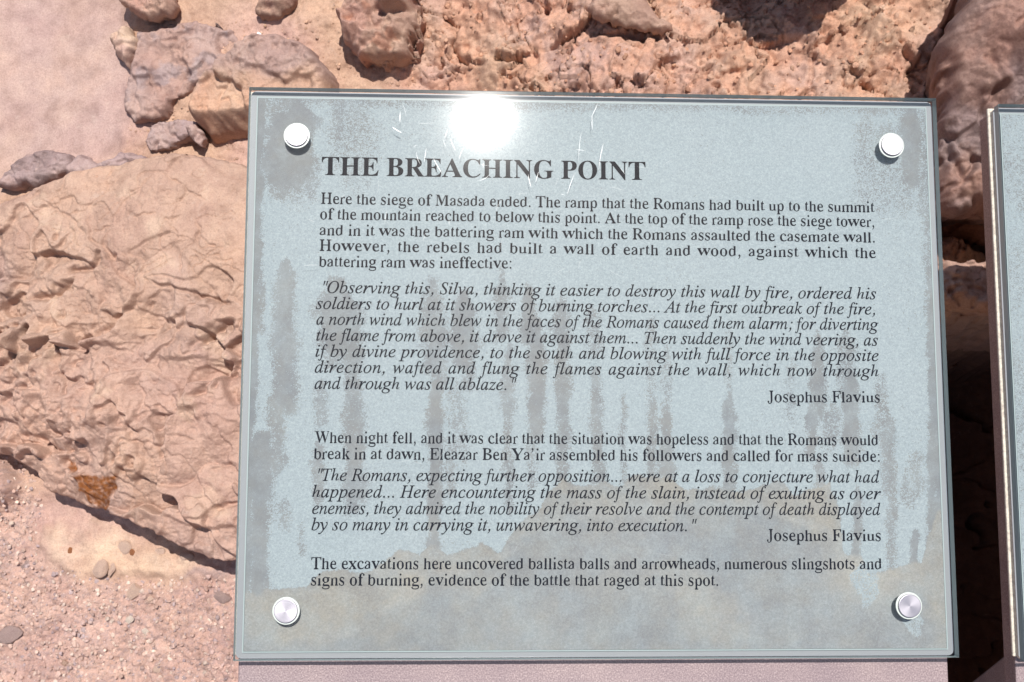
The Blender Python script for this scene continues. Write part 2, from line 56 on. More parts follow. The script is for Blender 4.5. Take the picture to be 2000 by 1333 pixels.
FONT = r'''ra 444|308:36,265:41,280:31,275:49,239:20,221:15,122:14,71:23,42:42,33:57,27:91,32:121,39:133,82:185,149:240,272:292,271:351,267:376,258:395,226:415,194:420,143:411,124:383,132:367,140:351,143:337,139:319,129:306,115:297,97:294,83:296,44:323,46:320,43:343,48:370,62:395,87:418,117:446,157:468,208:470,239:464,341:411,366:372,376:305,374:90,375:62,387:55,410:66,416:55,420:48;176:51,262:80,272:89,272:240,191:206,145:154,136:111,139:83,154:58
rb 500|57:41,61:565,59:610,62:600,36:617,17:621,10:605,178:604,174:408,200:432,236:449,296:457,348:450,392:428,427:396,454:351,469:300,474:241,468:174,449:114,413:58,366:16,296:-16,253:-22,212:-13,128:42,107:21;260:30,288:35,326:60,339:83,353:137,360:232,354:312,339:361,307:397,279:404,250:399,164:358,189:399,174:359,174:98,174:91,216:40
rc 444|251:-7,187:1,138:22,94:57,60:105,39:158,32:218,39:282,64:345,106:398,162:439,235:469,250:471,284:467,381:425,411:393,420:357,417:339,416:337,376:314,362:312,335:318,319:334,313:365,314:379,314:386,304:410,257:423,194:401,163:347,153:272,161:176,190:111,221:79,260:59,289:55,352:69,405:106,447:75,406:36,348:7
rd 500|197:-9,147:-1,106:21,73:54,46:102,31:154,26:214,31:282,47:340,76:392,112:428,154:450,203:458,261:450,292:434,318:408,319:584,317:595,309:607,280:620,260:622,253:606,433:604,428:109,430:76,430:75,442:65,472:57,478:72,400:63,322:17,322:60,292:22,256:0;212:43,237:48,259:62,325:131,318:85,318:359,304:399,328:359,242:402,215:406,187:398,158:358,145:307,139:223,144:140,157:90,184:51
re 444|240:-7,180:1,129:23,90:56,57:105,38:162,35:228,45:289,60:343,93:397,140:435,213:467,247:471,271:469,303:457,365:408,395:366,405:311,391:251,380:234,154:234,160:174,176:126,203:88,240:65,268:61,334:73,355:85,389:120,431:85,395:44,335:9;154:287,314:287,313:313,307:367,302:381,273:413,235:422,187:403,162:357,155:296
rf 333|50:-8,50:43,76:48,89:64,92:106,92:397,52:397,52:456,92:456,92:512,104:578,141:624,245:676,303:684,276:685,381:638,406:611,415:580,411:558,402:545,388:537,355:531,336:534,321:542,311:553,308:570,320:608,324:617,321:612,310:629,285:634,256:629,229:604,221:568,219:456,291:456,291:397,219:397,218:94,221:69,228:56,264:42,285:40,285:-8
rg 500|221:-213,128:-200,79:-180,26:-140,15:-109,17:-102,61:-67,131:-41,65:-4,55:7,52:-8,86:109,86:100,106:114,190:152,92:200,48:250,34:308,41:348,61:382,96:415,130:436,180:460,240:472,302:458,313:447,476:447,476:385,407:385,435:341,444:296,438:259,421:227,392:198,359:177,316:156,264:142,239:141,214:147,123:140,213:179,141:95,140:90,154:68,212:60,269:60,345:57,402:48,441:33,462:16,475:-11,484:-80,480:-103,446:-156,419:-177,340:-204;241:190,289:201,308:222,317:250,323:307,323:365,326:370,288:411,240:422,193:411,171:388,162:364,156:307,162:250,173:220,189:202;245:-160,337:-151,402:-123,417:-89,411:-64,392:-49,362:-42,318:-38,134:-38,112:-58,96:-108,103:-125,121:-140,170:-155
rh 500|35:-8,35:42,42:43,67:59,69:65,71:80,70:581,69:602,69:600,45:618,30:622,23:605,181:604,177:385,203:413,224:426,375:439,395:423,398:421,415:399,428:361,433:307,432:80,433:62,434:61,459:43,466:42,466:-8,292:-8,292:38,279:38,312:48,325:67,326:80,326:316,318:374,301:392,285:395,179:361,177:359,177:80,178:60,178:62,203:43,210:42,210:-8
ri 278|142:541,118:545,99:558,86:577,81:600,86:623,99:642,118:655,141:659,165:655,184:642,197:622,202:600,197:577,184:558,164:545;46:-8,46:42,55:43,80:58,83:64,84:80,84:367,82:398,84:391,57:408,41:411,41:395,198:395,198:80,200:59,198:62,224:44,232:42,232:-8
rj 278|141:543,119:547,100:560,88:579,84:601,88:625,101:644,119:656,141:661,163:656,182:644,194:624,198:601,194:579,182:560,163:547;41:-211,8:-200,-20:-180,-44:-165,-62:-145,-73:-124,-77:-100,-74:-81,-74:-81,-41:-59,-25:-57,-8:-60,5:-67,14:-80,17:-96,8:-123,0:-139,7:-154,36:-161,73:-152,86:-134,93:-79,95:364,93:387,90:393,63:409,44:411,38:395,205:393,203:-31,198:-81,184:-121,160:-152,72:-204
rk 500|37:-8,37:39,60:44,73:53,77:60,78:81,78:579,74:611,63:619,36:624,36:617,201:617,201:220,318:358,332:392,336:409,338:407,290:413,296:413,296:461,471:461,471:413,407:397,386:375,311:294,481:49,485:48,512:40,512:-5,307:-5,307:38,301:37,334:44,337:50,327:73,223:227,201:207,201:81,202:59,204:53,217:44,239:39,239:-8
rl 278|45:-8,45:42,55:43,79:58,82:64,83:80,83:579,80:602,58:619,42:622,35:605,202:604,197:80,198:59,197:62,222:44,231:42,231:-8
rm 778|29:-8,29:41,37:43,64:59,66:64,67:80,67:369,65:393,67:388,40:408,24:411,23:396,177:395,177:382,200:406,228:424,384:439,404:424,421:413,438:380,475:420,492:425,654:439,673:424,677:422,695:399,709:361,714:307,714:80,715:59,714:62,741:43,749:42,749:-8,566:-8,566:42,574:43,601:62,600:61,602:80,601:316,593:374,575:392,558:395,513:382,446:315,446:80,448:58,446:63,472:43,480:42,480:-8,300:-8,300:42,308:43,334:62,334:60,335:80,335:316,327:373,309:391,292:395,198:367,180:347,179:80,181:57,179:63,204:44,213:42,213:-8
rn 500|35:-8,35:42,42:43,67:59,69:65,71:80,70:369,69:391,70:388,44:408,30:410,29:396,175:395,175:383,204:415,223:427,375:439,395:423,398:421,415:399,428:361,433:307,432:80,433:62,434:61,459:43,466:42,466:-8,292:-8,292:38,279:38,312:48,325:67,326:80,326:316,318:374,301:392,285:395,196:367,177:346,177:80,178:60,178:62,203:43,210:42,210:-8
ro 500|250:-24,231:-21,146:13,95:53,59:102,35:163,29:224,35:286,59:347,95:396,146:435,236:471,250:473,262:472,353:436,403:397,440:348,464:288,470:224,464:160,440:99,403:51,353:12,269:-21;251:26,302:40,327:69,340:117,346:224,339:332,326:378,300:409,250:423,199:410,173:378,161:331,154:225,161:117,174:70,199:40
rp 500|39:-208,39:-158,60:-152,71:-134,73:-93,74:354,72:393,72:388,50:405,31:410,25:394,179:393,174:382,202:420,243:447,303:458,353:450,393:428,426:394,452:346,467:293,472:232,467:167,452:110,425:58,391:22,349:-1,298:-9,242:0,206:19,182:45,182:-85,186:-136,187:-137,212:-156,237:-161,237:-208;283:43,311:51,340:90,354:142,360:225,355:305,343:356,316:395,284:404,197:371,182:348,182:88,175:111,251:51
rq 500|270:-210,270:-161,288:-159,316:-148,325:-134,325:-122,325:40,298:16,265:0,205:-8,153:0,109:21,75:53,48:99,32:150,27:209,33:276,53:336,89:393,136:434,204:465,247:471,288:462,370:408,391:428,442:408,437:-122,438:-139,440:-142,466:-159,471:-160,471:-210;222:45,250:50,336:91,311:51,325:90,325:352,324:359,283:409,238:420,190:406,163:371,148:318,141:226,147:143,161:92,192:53
rr 333|37:-8,37:42,42:43,63:58,65:65,66:80,66:367,64:396,65:392,43:408,30:411,30:395,157:395,157:363,193:406,227:427,254:444,278:449,305:445,322:432,321:434,328:381,326:361,319:349,308:340,294:337,279:339,269:346,252:371,246:377,238:379,218:371,160:304,166:336,161:280,161:80,161:68,169:54,192:43,207:41,207:-8
rs 389|196:-22,160:-18,110:2,53:16,100:31,83:5,34:5,34:136,78:136,104:59,90:80,144:41,194:30,226:34,254:50,265:65,271:93,256:134,218:163,147:200,105:226,76:254,60:283,54:323,64:381,93:426,153:465,199:473,228:469,275:454,284:447,314:439,280:427,295:450,335:450,335:336,300:336,270:410,294:380,244:412,199:421,169:417,156:409,133:377,131:369,136:344,147:326,191:296,256:264,297:239,323:213,339:180,346:124,337:72,305:24,245:-14
rt 278|114:28,71:37,82:34,72:57,66:104,66:400,46:400,46:440,113:528,129:568,174:558,172:456,232:456,232:400,166:400,166:118,172:74,183:61,194:58,223:71,245:108,285:83,272:58,246:34
ru 500|119:11,95:30,85:37,69:76,62:141,62:361,60:393,65:383,36:407,20:410,20:397,171:397,172:106,175:85,184:68,204:54,214:52,302:76,322:95,322:361,319:392,320:389,293:408,274:411,274:397,430:397,428:101,429:71,426:79,454:62,475:59,475:19,406:24,325:15,325:60,287:22,249:5,206:21
rv 500|229:19,64:365,61:373,16:407,8:408,8:456,240:456,240:413,256:414,202:405,195:393,197:387,293:173,386:369,401:410,405:404,353:413,353:462,499:462,499:411,472:403,471:402,443:351,287:19
rw 722|190:21,17:389,13:392,-17:405,-17:456,196:456,196:409,170:404,165:395,167:384,175:364,259:180,354:370,343:390,334:401,301:409,301:458,521:458,521:409,494:403,486:392,487:389,490:378,559:199,646:374,660:420,665:399,658:405,619:413,619:463,751:463,751:412,729:407,704:389,699:377,530:29,485:29,376:309,235:21
rx 500|9:-10,9:38,81:69,86:82,196:220,66:389,52:393,18:406,18:456,238:456,238:410,214:407,208:400,222:373,277:297,350:378,368:400,377:432,389:396,373:407,335:412,335:461,486:461,486:413,423:387,410:368,309:249,462:48,466:52,489:44,489:-5,270:-5,270:40,290:43,312:58,307:43,302:62,283:91,227:168,153:85,133:57,126:35,120:46,176:36,163:37,163:-10
ry 500|76:-192,38:-187,8:-172,-11:-150,-17:-123,-17:-121,10:-84,28:-73,49:-70,72:-73,90:-81,101:-94,105:-111,104:-118,104:-126,109:-139,124:-143,148:-134,177:-103,203:-61,232:23,62:369,37:404,32:401,-4:410,-9:456,241:456,241:410,216:407,184:382,193:419,200:385,207:369,301:167,385:353,396:379,403:425,410:399,400:407,358:412,358:462,500:462,500:411,482:407,480:405,444:352,273:-36,222:-143,198:-168,211:-159,114:-189
rz 444|50:4,48:65,265:408,193:409,132:403,89:383,99:395,72:326,23:326,31:448,387:448,387:379,179:44,231:43,325:52,350:63,351:65,388:142,429:142,417:4
rA 722|7:-10,7:42,31:45,65:64,60:68,76:110,319:645,371:643,619:119,633:92,694:46,696:45,696:-5,416:-5,416:42,446:44,482:61,485:67,466:123,437:186,175:186,135:101,130:85,125:31,113:62,145:45,205:39,190:40,190:-10;198:239,413:239,304:473
rB 667|62:-7,62:45,66:46,107:68,112:78,116:118,116:537,110:586,105:593,72:616,59:617,59:667,332:668,432:653,477:631,561:586,586:555,595:510,580:453,518:400,394:362,509:329,556:302,603:265,623:232,630:191,622:141,601:100,558:62,511:34,444:8,360:-6;253:377,280:376,415:388,399:380,447:457,453:502,449:544,428:589,397:610,327:621,288:617,249:593,254:602,252:569;339:43,414:54,450:79,475:134,481:187,474:239,400:356,436:317,295:327,253:325,252:94,253:77,258:67,298:47
rE 611|60:4,58:41,60:44,95:62,105:79,108:112,108:537,104:584,96:599,60:618,61:621,63:658,565:657,565:487,528:487,524:517,488:596,495:589,447:608,321:619,269:615,243:603,233:589,232:565,233:367,265:364,372:378,350:364,366:392,384:462,437:462,437:212,385:212,387:222,365:295,349:318,371:303,299:318,253:315,233:314,232:97,233:79,242:64,283:48,319:45,385:49,442:56,506:80,530:104,556:153,574:203,609:203,570:5
rF 556|47:-7,47:45,62:47,101:71,104:79,108:121,108:546,104:582,96:597,64:614,58:617,61:658,556:657,556:487,518:487,514:517,480:596,486:589,469:599,384:617,318:619,270:616,227:591,229:581,232:369,260:366,369:380,345:365,365:400,380:464,432:464,432:212,381:212,366:284,346:319,369:304,258:318,232:316,231:116,236:79,247:63,275:47,315:42,315:-7
rH 722|39:-9,39:43,58:46,93:65,100:79,103:116,103:552,100:581,92:597,59:616,40:619,40:670,292:670,292:619,263:614,239:599,230:586,227:552,228:369,495:369,496:552,493:587,485:599,461:614,431:619,431:671,682:671,682:619,661:615,630:598,623:584,620:552,620:116,624:78,627:71,666:46,682:44,682:-8,431:-8,431:43,451:46,483:62,493:80,496:116,495:316,228:316,227:116,230:79,237:65,272:46,292:43,292:-9
rJ 389|124:-101,86:-93,55:-71,31:-47,11:-23,-1:4,-5:34,-2:59,6:73,17:81,50:89,66:85,79:76,88:60,92:39,83:2,75:-17,85:-41,118:-51,156:-43,172:-27,182:7,185:31,187:534,182:583,179:589,150:612,122:619,122:671,346:671,346:618,326:613,298:589,297:586,293:534,294:130,286:49,266:-8,230:-52,145:-97
rM 889|31:-11,31:39,77:46,97:57,93:51,101:115,108:556,110:591,99:607,87:614,34:623,34:646,259:646,438:208,605:617,852:617,852:623,811:615,791:602,780:580,778:550,779:124,784:70,790:59,806:47,846:40,846:-9,573:-9,573:40,616:49,633:62,639:72,644:121,644:580,419:20,376:20,153:569,153:116,160:50,157:55,180:44,226:39,226:-11
rR 667|42:-9,42:43,62:46,97:65,104:79,108:116,107:552,104:582,96:597,63:616,57:616,57:660,305:664,377:661,509:611,560:569,580:534,587:486,573:425,521:371,428:332,618:67,627:62,664:43,685:40,688:12,498:12,307:298,235:298,235:116,238:79,245:65,280:46,301:43,301:-9;235:351,285:340,413:351,374:322,445:436,452:488,445:541,434:564,413:588,367:611,315:619,276:615,239:596,237:592,235:561
rT 611|165:-9,165:42,186:44,223:63,234:82,237:116,237:620,210:621,107:607,76:589,60:567,39:484,0:484,0:657,609:657,609:483,569:483,552:560,536:589,543:584,468:613,393:620,368:620,367:116,371:81,381:62,419:44,440:42,440:-9
rW 944|5:662,290:662,290:643,235:630,225:605,358:200,470:500,448:560,410:636,380:643,380:662,660:662,660:643,600:630,590:600,715:205,830:560,838:610,820:636,765:643,765:662,940:662,940:643,905:630,880:590,680:-11,662:-11,500:420,322:-11,304:-11,98:590,70:632,5:643
rY 722|203:-9,203:42,232:46,271:63,280:78,284:116,284:262,74:569,38:607,33:604,-26:623,-6:618,-6:667,308:667,308:623,331:624,267:615,232:591,238:608,257:564,412:321,572:535,593:567,608:626,619:600,583:618,514:624,534:623,534:670,744:670,744:619,720:614,676:591,667:570,443:263,443:116,447:78,456:63,495:46,525:42,525:-9
ia 500|73:-15,37:-8,10:13,-7:47,-13:94,-3:174,24:256,69:333,129:402,208:458,269:472,307:465,338:442,344:430,350:452,431:452,341:130,327:65,331:57,330:57,351:69,403:128,439:97,382:34,330:-1,286:-15,262:-9,247:7,243:33,251:83,263:125,234:84,180:28,130:-2;118:51,130:54,153:69,213:133,264:209,304:293,314:335,317:374,315:390,292:417,270:423,219:409,175:372,144:328,111:254,88:176,81:106,85:75,98:57
ib 500|121:-22,88:-18,26:6,-1:28,-10:52,-6:74,126:587,132:616,133:634,131:647,135:643,89:648,67:647,79:692,137:694,180:699,229:711,240:708,242:698,162:394,183:416,239:449,314:463,370:453,414:423,442:376,452:316,445:257,425:198,393:142,351:92,302:47,247:9,186:-16;135:25,198:37,259:76,290:110,327:174,351:243,359:307,353:350,335:382,308:402,282:407,242:398,172:345,152:315,124:241,83:96,76:56,82:38,94:30
ic 444|151:-15,84:-3,36:31,6:86,-4:158,1:207,15:255,38:303,69:347,107:386,150:420,237:462,298:471,316:469,372:441,393:417,400:388,397:364,386:345,369:333,347:329,312:339,301:371,305:390,317:408,322:415,323:416,320:419,294:423,235:411,184:379,153:344,120:284,98:218,91:156,97:106,116:68,145:44,176:38,217:45,279:80,332:130,366:95,294:30,238:0
id 500|86:-15,44:-7,12:18,-9:56,-15:106,-10:156,5:209,29:264,60:318,97:366,138:407,171:433,203:454,237:466,278:471,321:463,343:442,382:605,385:619,385:633,383:645,386:642,342:648,322:646,333:691,388:693,430:699,477:711,486:708,489:698,488:688,486:680,342:116,335:87,332:65,337:51,343:50,369:65,424:128,459:98,415:45,375:12,339:-7,306:-15,278:-9,260:9,255:39,261:90,269:117,244:79,203:33,151:-1;123:44,141:48,168:66,224:131,274:211,311:297,324:377,321:401,321:401,298:419,273:424,225:412,182:380,145:332,109:258,83:179,75:113,79:84,89:61,106:48
ie 444|137:-13,76:-3,30:28,0:78,-9:143,-4:192,11:241,36:290,69:337,108:379,152:417,235:462,267:467,344:458,375:443,395:419,402:387,393:346,367:308,314:266,229:224,95:194,92:171,90:143,101:85,132:51,178:41,219:49,280:82,334:129,368:97,314:45,258:11,211:-4;108:245,206:268,266:301,298:340,312:394,305:416,287:422,243:413,216:400,181:373,149:333,123:284
if 278|-47:-229,-93:-222,-113:-209,-126:-191,-131:-169,-121:-135,-93:-123,-68:-131,-59:-157,-62:-174,-66:-185,-66:-182,-61:-184,-37:-175,-11:-136,0:-107,16:-36,95:402,4:402,16:451,104:451,114:496,143:587,189:659,250:707,281:714,336:706,364:690,382:667,388:638,383:612,366:596,340:591,312:601,302:631,304:642,306:651,310:662,308:665,291:671,251:654,229:619,210:557,189:451,298:451,291:402,180:402,144:217,97:10,73:-67,49:-126,4:-199,-24:-223
ig 500|110:-231,42:-223,-38:-193,-80:-155,-94:-108,-77:-55,0:18,46:41,21:54,7:83,14:102,35:124,97:175,53:203,24:239,14:283,22:330,48:374,87:411,138:441,197:465,265:475,311:466,361:449,430:433,509:433,509:384,429:384,437:344,428:295,403:251,364:214,315:185,257:162,193:153,134:157,125:150,113:123,130:104,197:82,279:58,341:30,380:-7,393:-58,384:-105,358:-146,303:-190,261:-210,191:-226;192:200,240:208,274:227,289:242,311:277,325:318,330:362,325:394,315:409,295:421,259:427,214:419,178:399,163:384,140:349,125:308,120:265,128:223,142:210;124:-184,231:-171,287:-137,304:-87,299:-66,283:-48,228:-17,163:5,106:20,22:-31,-3:-58,-13:-93,3:-146,42:-173
ih 500|339:21,232:46,258:20,248:78,255:119,284:219,316:318,326:360,321:378,307:383,274:372,228:325,179:270,116:150,82:27,-6:27,127:560,136:605,140:637,139:642,134:650,81:660,89:658,89:706,155:703,244:711,145:276,206:363,262:402,297:407,307:417,422:392,404:405,410:375,404:327,382:251,337:113,333:98,330:80,334:64,346:59,374:79,413:135,448:114,394:55,343:28
ii 278|192:569,171:573,152:585,139:602,135:622,139:642,152:659,170:672,192:676,214:672,232:660,245:642,250:622,245:601,233:584,214:573;52:-15,21:-8,3:11,-3:42,2:78,15:126,83:351,88:369,91:384,87:399,90:396,21:406,31:445,101:450,150:454,194:463,205:459,209:448,207:439,204:430,102:114,94:75,99:56,104:54,135:69,195:134,231:100,169:34,120:2
ij 278|199:569,177:573,158:585,145:602,141:622,145:642,158:659,177:672,199:676,221:672,240:660,253:642,258:622,253:601,241:584,222:573;-63:-228,-111:-221,-136:-207,-152:-186,-158:-161,-148:-129,-116:-118,-86:-128,-76:-156,-77:-170,-78:-183,-79:-183,-68:-186,-40:-165,-21:-127,5:-37,37:98,95:362,96:372,97:383,94:398,95:397,24:407,34:446,96:450,142:454,189:463,202:458,204:444,120:82,81:-52,36:-148,-7:-203,-37:-223
ik 444|285:-14,261:-7,243:12,208:91,159:221,101:174,56:-3,-21:-3,132:603,136:632,134:646,136:644,93:649,74:647,87:692,142:697,182:702,207:709,221:711,229:707,232:697,228:676,118:248,249:357,294:400,297:407,298:406,245:415,262:456,452:456,442:416,362:395,325:366,220:272,283:107,301:70,312:58,318:57,341:68,388:127,416:93,381:45,345:13,312:-7
il 278|51:-14,27:-10,9:0,-3:17,-7:38,1:79,18:145,155:600,160:629,157:647,158:646,89:656,94:695,166:699,216:703,263:711,275:708,279:699,274:676,104:121,93:72,97:58,100:56,130:71,189:130,227:98,178:46,129:13,86:-6
im 722|538:-14,512:-7,496:13,491:45,502:114,554:318,562:370,557:390,542:395,534:393,493:366,465:336,434:298,372:196,331:103,302:-3,227:-3,306:296,319:374,314:391,299:396,298:396,263:374,211:325,185:292,155:255,116:186,85:101,55:-3,-20:-3,63:308,74:354,78:383,74:398,77:395,17:407,23:438,123:453,148:460,162:463,171:459,174:448,172:439,170:430,132:294,196:377,260:434,345:462,376:455,395:435,401:402,395:350,384:302,443:382,504:435,589:462,620:455,638:434,644:400,641:367,631:322,575:94,573:83,571:72,575:58,578:57,589:60,608:78,624:101,648:139,677:102,653:63,586:1
in 500|306:-16,285:-12,270:-1,260:17,256:40,266:96,293:205,321:315,330:369,325:390,315:394,303:391,274:374,227:329,174:271,130:205,95:119,60:-3,-20:-3,70:322,82:382,79:396,81:394,31:400,19:398,26:442,91:448,137:453,180:463,187:457,187:451,141:296,187:355,253:416,300:445,362:461,393:455,412:436,418:404,415:365,405:322,351:127,343:92,340:71,344:57,348:55,373:72,419:143,455:114,422:60,362:2
io 500|158:-21,96:-11,35:30,2:82,-9:148,-2:205,17:260,47:314,86:362,131:403,180:438,233:462,283:471,340:461,406:419,439:367,450:300,445:250,429:200,405:150,373:105,335:64,292:29,209:-13;157:27,205:36,234:51,269:83,299:126,324:175,344:227,356:279,360:329,351:386,333:411,283:424,228:410,183:377,149:334,114:265,90:191,82:121,88:77,103:45,117:35
ip 500|-153:-230,-141:-185,-82:-178,-66:-170,-58:-160,-45:-125,77:342,82:363,85:381,82:397,84:395,17:403,29:444,91:447,136:452,182:462,191:459,194:451,191:434,178:394,205:421,253:448,332:463,383:454,422:427,447:384,455:328,448:269,429:209,399:151,360:98,314:53,263:15,194:-17,148:-22,114:-19,74:-2,46:-119,37:-165,40:-176,41:-177,119:-187,107:-230;148:26,194:34,224:48,262:79,294:121,322:170,343:224,356:278,361:331,356:366,343:392,322:408,306:411,257:398,185:340,164:308,137:234,101:92,97:74,95:58,98:44,115:31
iq 500|113:-232,123:-187,193:-178,201:-172,222:-118,285:109,258:74,200:24,152:1,84:-12,41:-3,9:22,-11:61,-18:114,-12:169,5:225,32:279,66:330,107:376,150:413,239:462,288:471,331:464,366:441,377:420,386:452,468:452,313:-103,303:-142,300:-163,303:-180,301:-178,363:-186,377:-185,372:-232;123:48,157:56,203:87,256:139,305:212,338:293,349:360,349:367,328:406,315:417,291:422,249:414,226:403,191:376,159:340,131:297,109:251,87:182,79:119,83:87,94:64,111:51
ir 389|-27:-3,76:304,93:377,90:394,91:393,17:403,24:440,102:448,156:454,206:463,219:459,220:447,176:313,227:379,282:430,360:463,383:459,401:449,412:432,416:411,411:386,396:365,374:351,348:347,311:358,298:372,298:372,212:286,133:159,74:-3
is 389|122:-22,81:-19,49:-7,9:6,10:6,0:-9,-38:-9,-14:157,18:156,32:67,39:53,60:36,111:25,152:32,174:47,188:66,193:100,185:134,160:172,128:212,96:252,69:299,59:346,68:392,97:430,154:463,192:470,232:468,261:456,303:442,302:442,311:460,353:460,331:309,297:309,276:390,260:409,206:424,174:418,155:407,149:399,145:379,155:345,183:304,216:265,246:226,273:178,284:129,279:91,263:57,238:27,198:0,149:-19
it 278|49:-15,21:-9,4:9,-2:38,1:64,7:91,93:403,24:403,31:439,102:466,146:503,200:575,230:575,193:451,277:451,265:402,180:402,101:113,92:66,96:52,98:52,124:66,178:127,211:91,155:30,109:0
iu 500|63:-15,37:-10,18:4,7:26,3:55,8:100,23:169,67:333,72:359,74:385,71:400,73:398,14:406,20:446,81:451,123:455,163:463,174:461,178:454,177:442,174:429,100:154,88:106,84:78,90:57,105:51,123:56,163:88,197:126,232:175,272:231,309:297,336:371,357:452,434:452,353:133,341:69,345:54,349:53,375:68,425:134,457:101,422:50,366:2,305:-15,278:-9,262:9,256:39,270:119,285:173,245:111,181:39,130:3
iv 444|89:-15,72:248,64:335,51:384,40:396,-2:403,-15:401,-6:444,41:449,78:454,102:460,120:462,142:413,156:274,166:103,236:177,297:254,337:314,352:354,343:367,320:391,309:419,313:437,323:452,340:461,360:464,380:459,397:446,407:426,411:399,384:299,342:230,244:119,114:-15
iw 667|69:-15,63:254,58:340,46:388,38:398,15:404,-10:404,-5:447,44:451,80:456,104:462,122:464,140:408,148:249,149:153,348:464,376:464,413:118,476:191,549:289,567:324,575:354,560:375,545:395,539:417,543:436,552:450,567:460,586:463,605:458,621:445,632:424,635:397,615:310,586:257,515:166,361:-15,341:-15,305:304,99:-15
ix 444|246:-15,219:-10,199:3,183:32,168:84,150:159,82:72,31:20,-17:-6,-51:-12,-72:-9,-88:0,-98:15,-102:33,-98:50,-88:65,-74:74,-55:77,-28:70,-5:64,6:68,39:100,137:225,107:356,98:382,86:399,86:399,44:403,20:400,-14:394,-6:440,99:456,131:460,154:463,172:455,182:432,208:317,276:399,314:437,348:456,380:461,409:456,427:442,433:419,430:402,421:388,406:380,388:377,358:384,346:389,343:389,326:382,222:253,251:128,261:95,269:72,280:58,285:57,313:71,372:138,407:101,346:37,291:-1
iy 444|-72:-226,-96:-223,-114:-214,-126:-200,-130:-182,-127:-165,-116:-152,-100:-143,-79:-140,-49:-148,-26:-153,5:-137,47:-94,125:0,70:254,56:313,44:354,32:380,15:399,23:395,-46:405,-37:447,12:448,52:453,104:463,123:440,142:376,168:260,202:100,275:206,319:275,340:313,350:350,347:360,328:376,310:388,302:400,299:419,303:436,314:450,331:459,352:462,377:457,396:444,409:423,413:396,399:322,352:226,297:144,224:48,148:-53,72:-144,-5:-204,-41:-220
iz 389|209:-15,166:-11,109:2,19:19,9:17,-34:-11,-39:-17,-36:-16,-60:-9,-69:15,-55:33,261:374,218:370,155:381,103:391,83:388,85:389,47:338,11:357,33:404,57:435,80:454,108:461,151:457,206:447,258:436,291:433,306:435,336:452,356:466,375:460,384:433,385:436,373:422,54:77,95:82,168:72,230:63,251:67,266:81,295:134,334:115,297:31,275:9,257:-5
iA 611|-117:-13,-108:32,-48:43,-32:52,-2:84,138:267,465:693,490:693,468:84,471:55,478:46,492:39,547:32,540:-12,286:-12,295:34,301:33,350:39,360:46,369:67,374:113,377:223,176:225,165:224,155:215,89:128,55:80,44:52,47:40,47:40,109:31,99:-13;200:272,379:272,389:520
iH 722|-53:-11,-43:34,-39:33,21:41,30:47,35:53,55:106,171:560,180:609,176:629,174:631,142:641,107:643,117:686,381:686,371:641,367:642,316:637,300:628,287:610,272:565,233:414,229:394,234:385,257:382,495:381,516:383,526:400,566:560,575:609,571:629,569:630,537:641,500:643,512:686,780:686,767:641,757:642,708:636,694:628,681:611,667:569,551:115,545:86,542:66,546:46,547:45,580:35,616:32,606:-11,342:-11,352:34,356:33,416:41,425:46,431:53,450:106,502:309,504:316,504:323,499:332,476:334,239:335,218:334,208:318,156:115,150:86,147:66,151:46,152:45,185:35,221:32,211:-11
iO 722|280:-23,207:-13,146:13,95:50,58:101,35:163,27:235,33:302,51:368,79:432,116:493,160:548,210:596,265:636,323:669,384:691,446:699,498:693,579:662,628:624,664:573,686:511,694:439,690:385,677:329,657:273,630:219,598:168,561:121,520:79,477:44,415:9,350:-15;278:24,339:32,372:46,415:76,455:118,491:168,522:224,547:286,566:350,578:416,582:481,573:558,547:613,515:639,449:652,389:643,349:626,301:591,257:543,218:483,185:415,151:306,142:253,139:199,148:121,176:64,212:37
iR 611|-53:-13,-42:34,-37:33,14:40,29:48,41:66,55:106,168:560,176:610,172:630,171:631,139:641,104:643,114:684,382:681,466:669,527:640,554:610,571:573,576:529,569:476,547:431,510:393,459:362,396:340,479:125,499:79,519:47,524:42,569:36,581:41,568:-3,423:-3,300:324,279:324,238:324,207:327,157:128,147:66,150:45,151:44,171:36,210:34,229:34,215:-13;274:369,357:377,418:410,445:442,462:482,467:528,462:569,447:600,423:621,386:634,341:636,299:631,285:619,270:578,219:375,243:373
iS 500|208:-23,146:-14,77:11,66:16,57:17,48:14,31:-15,-1:-15,31:215,60:216,73:114,95:68,130:39,197:25,240:31,266:43,283:57,301:84,313:116,317:152,307:201,278:251,247:291,207:335,164:386,136:430,122:471,117:514,122:562,140:606,168:642,205:670,249:689,300:698,343:696,382:683,411:670,424:667,432:669,449:690,480:690,450:486,423:486,411:586,399:614,370:639,313:651,263:643,240:627,219:592,212:547,217:518,230:488,274:425,316:378,359:328,388:285,405:237,411:184,404:129,384:81,353:41,312:10,264:-13
iT 556|61:-12,69:34,76:33,142:43,147:46,158:61,182:131,300:607,302:623,299:631,281:634,257:634,207:633,167:625,137:609,126:597,102:550,89:508,53:511,93:679,613:679,584:506,551:506,553:525,556:539,551:598,542:615,516:629,458:634,415:634,405:630,397:614,277:134,265:63,269:43,269:43,306:34,341:34,359:35,346:-12
bT 667|145:0,145:25,193:30,224:45,240:73,246:117,246:630,235:630,160:619,103:586,64:533,46:462,17:462,17:662,647:662,647:461,620:461,607:522,580:569,541:603,489:623,423:630,415:630,415:117,420:72,436:44,466:30,517:25,517:0
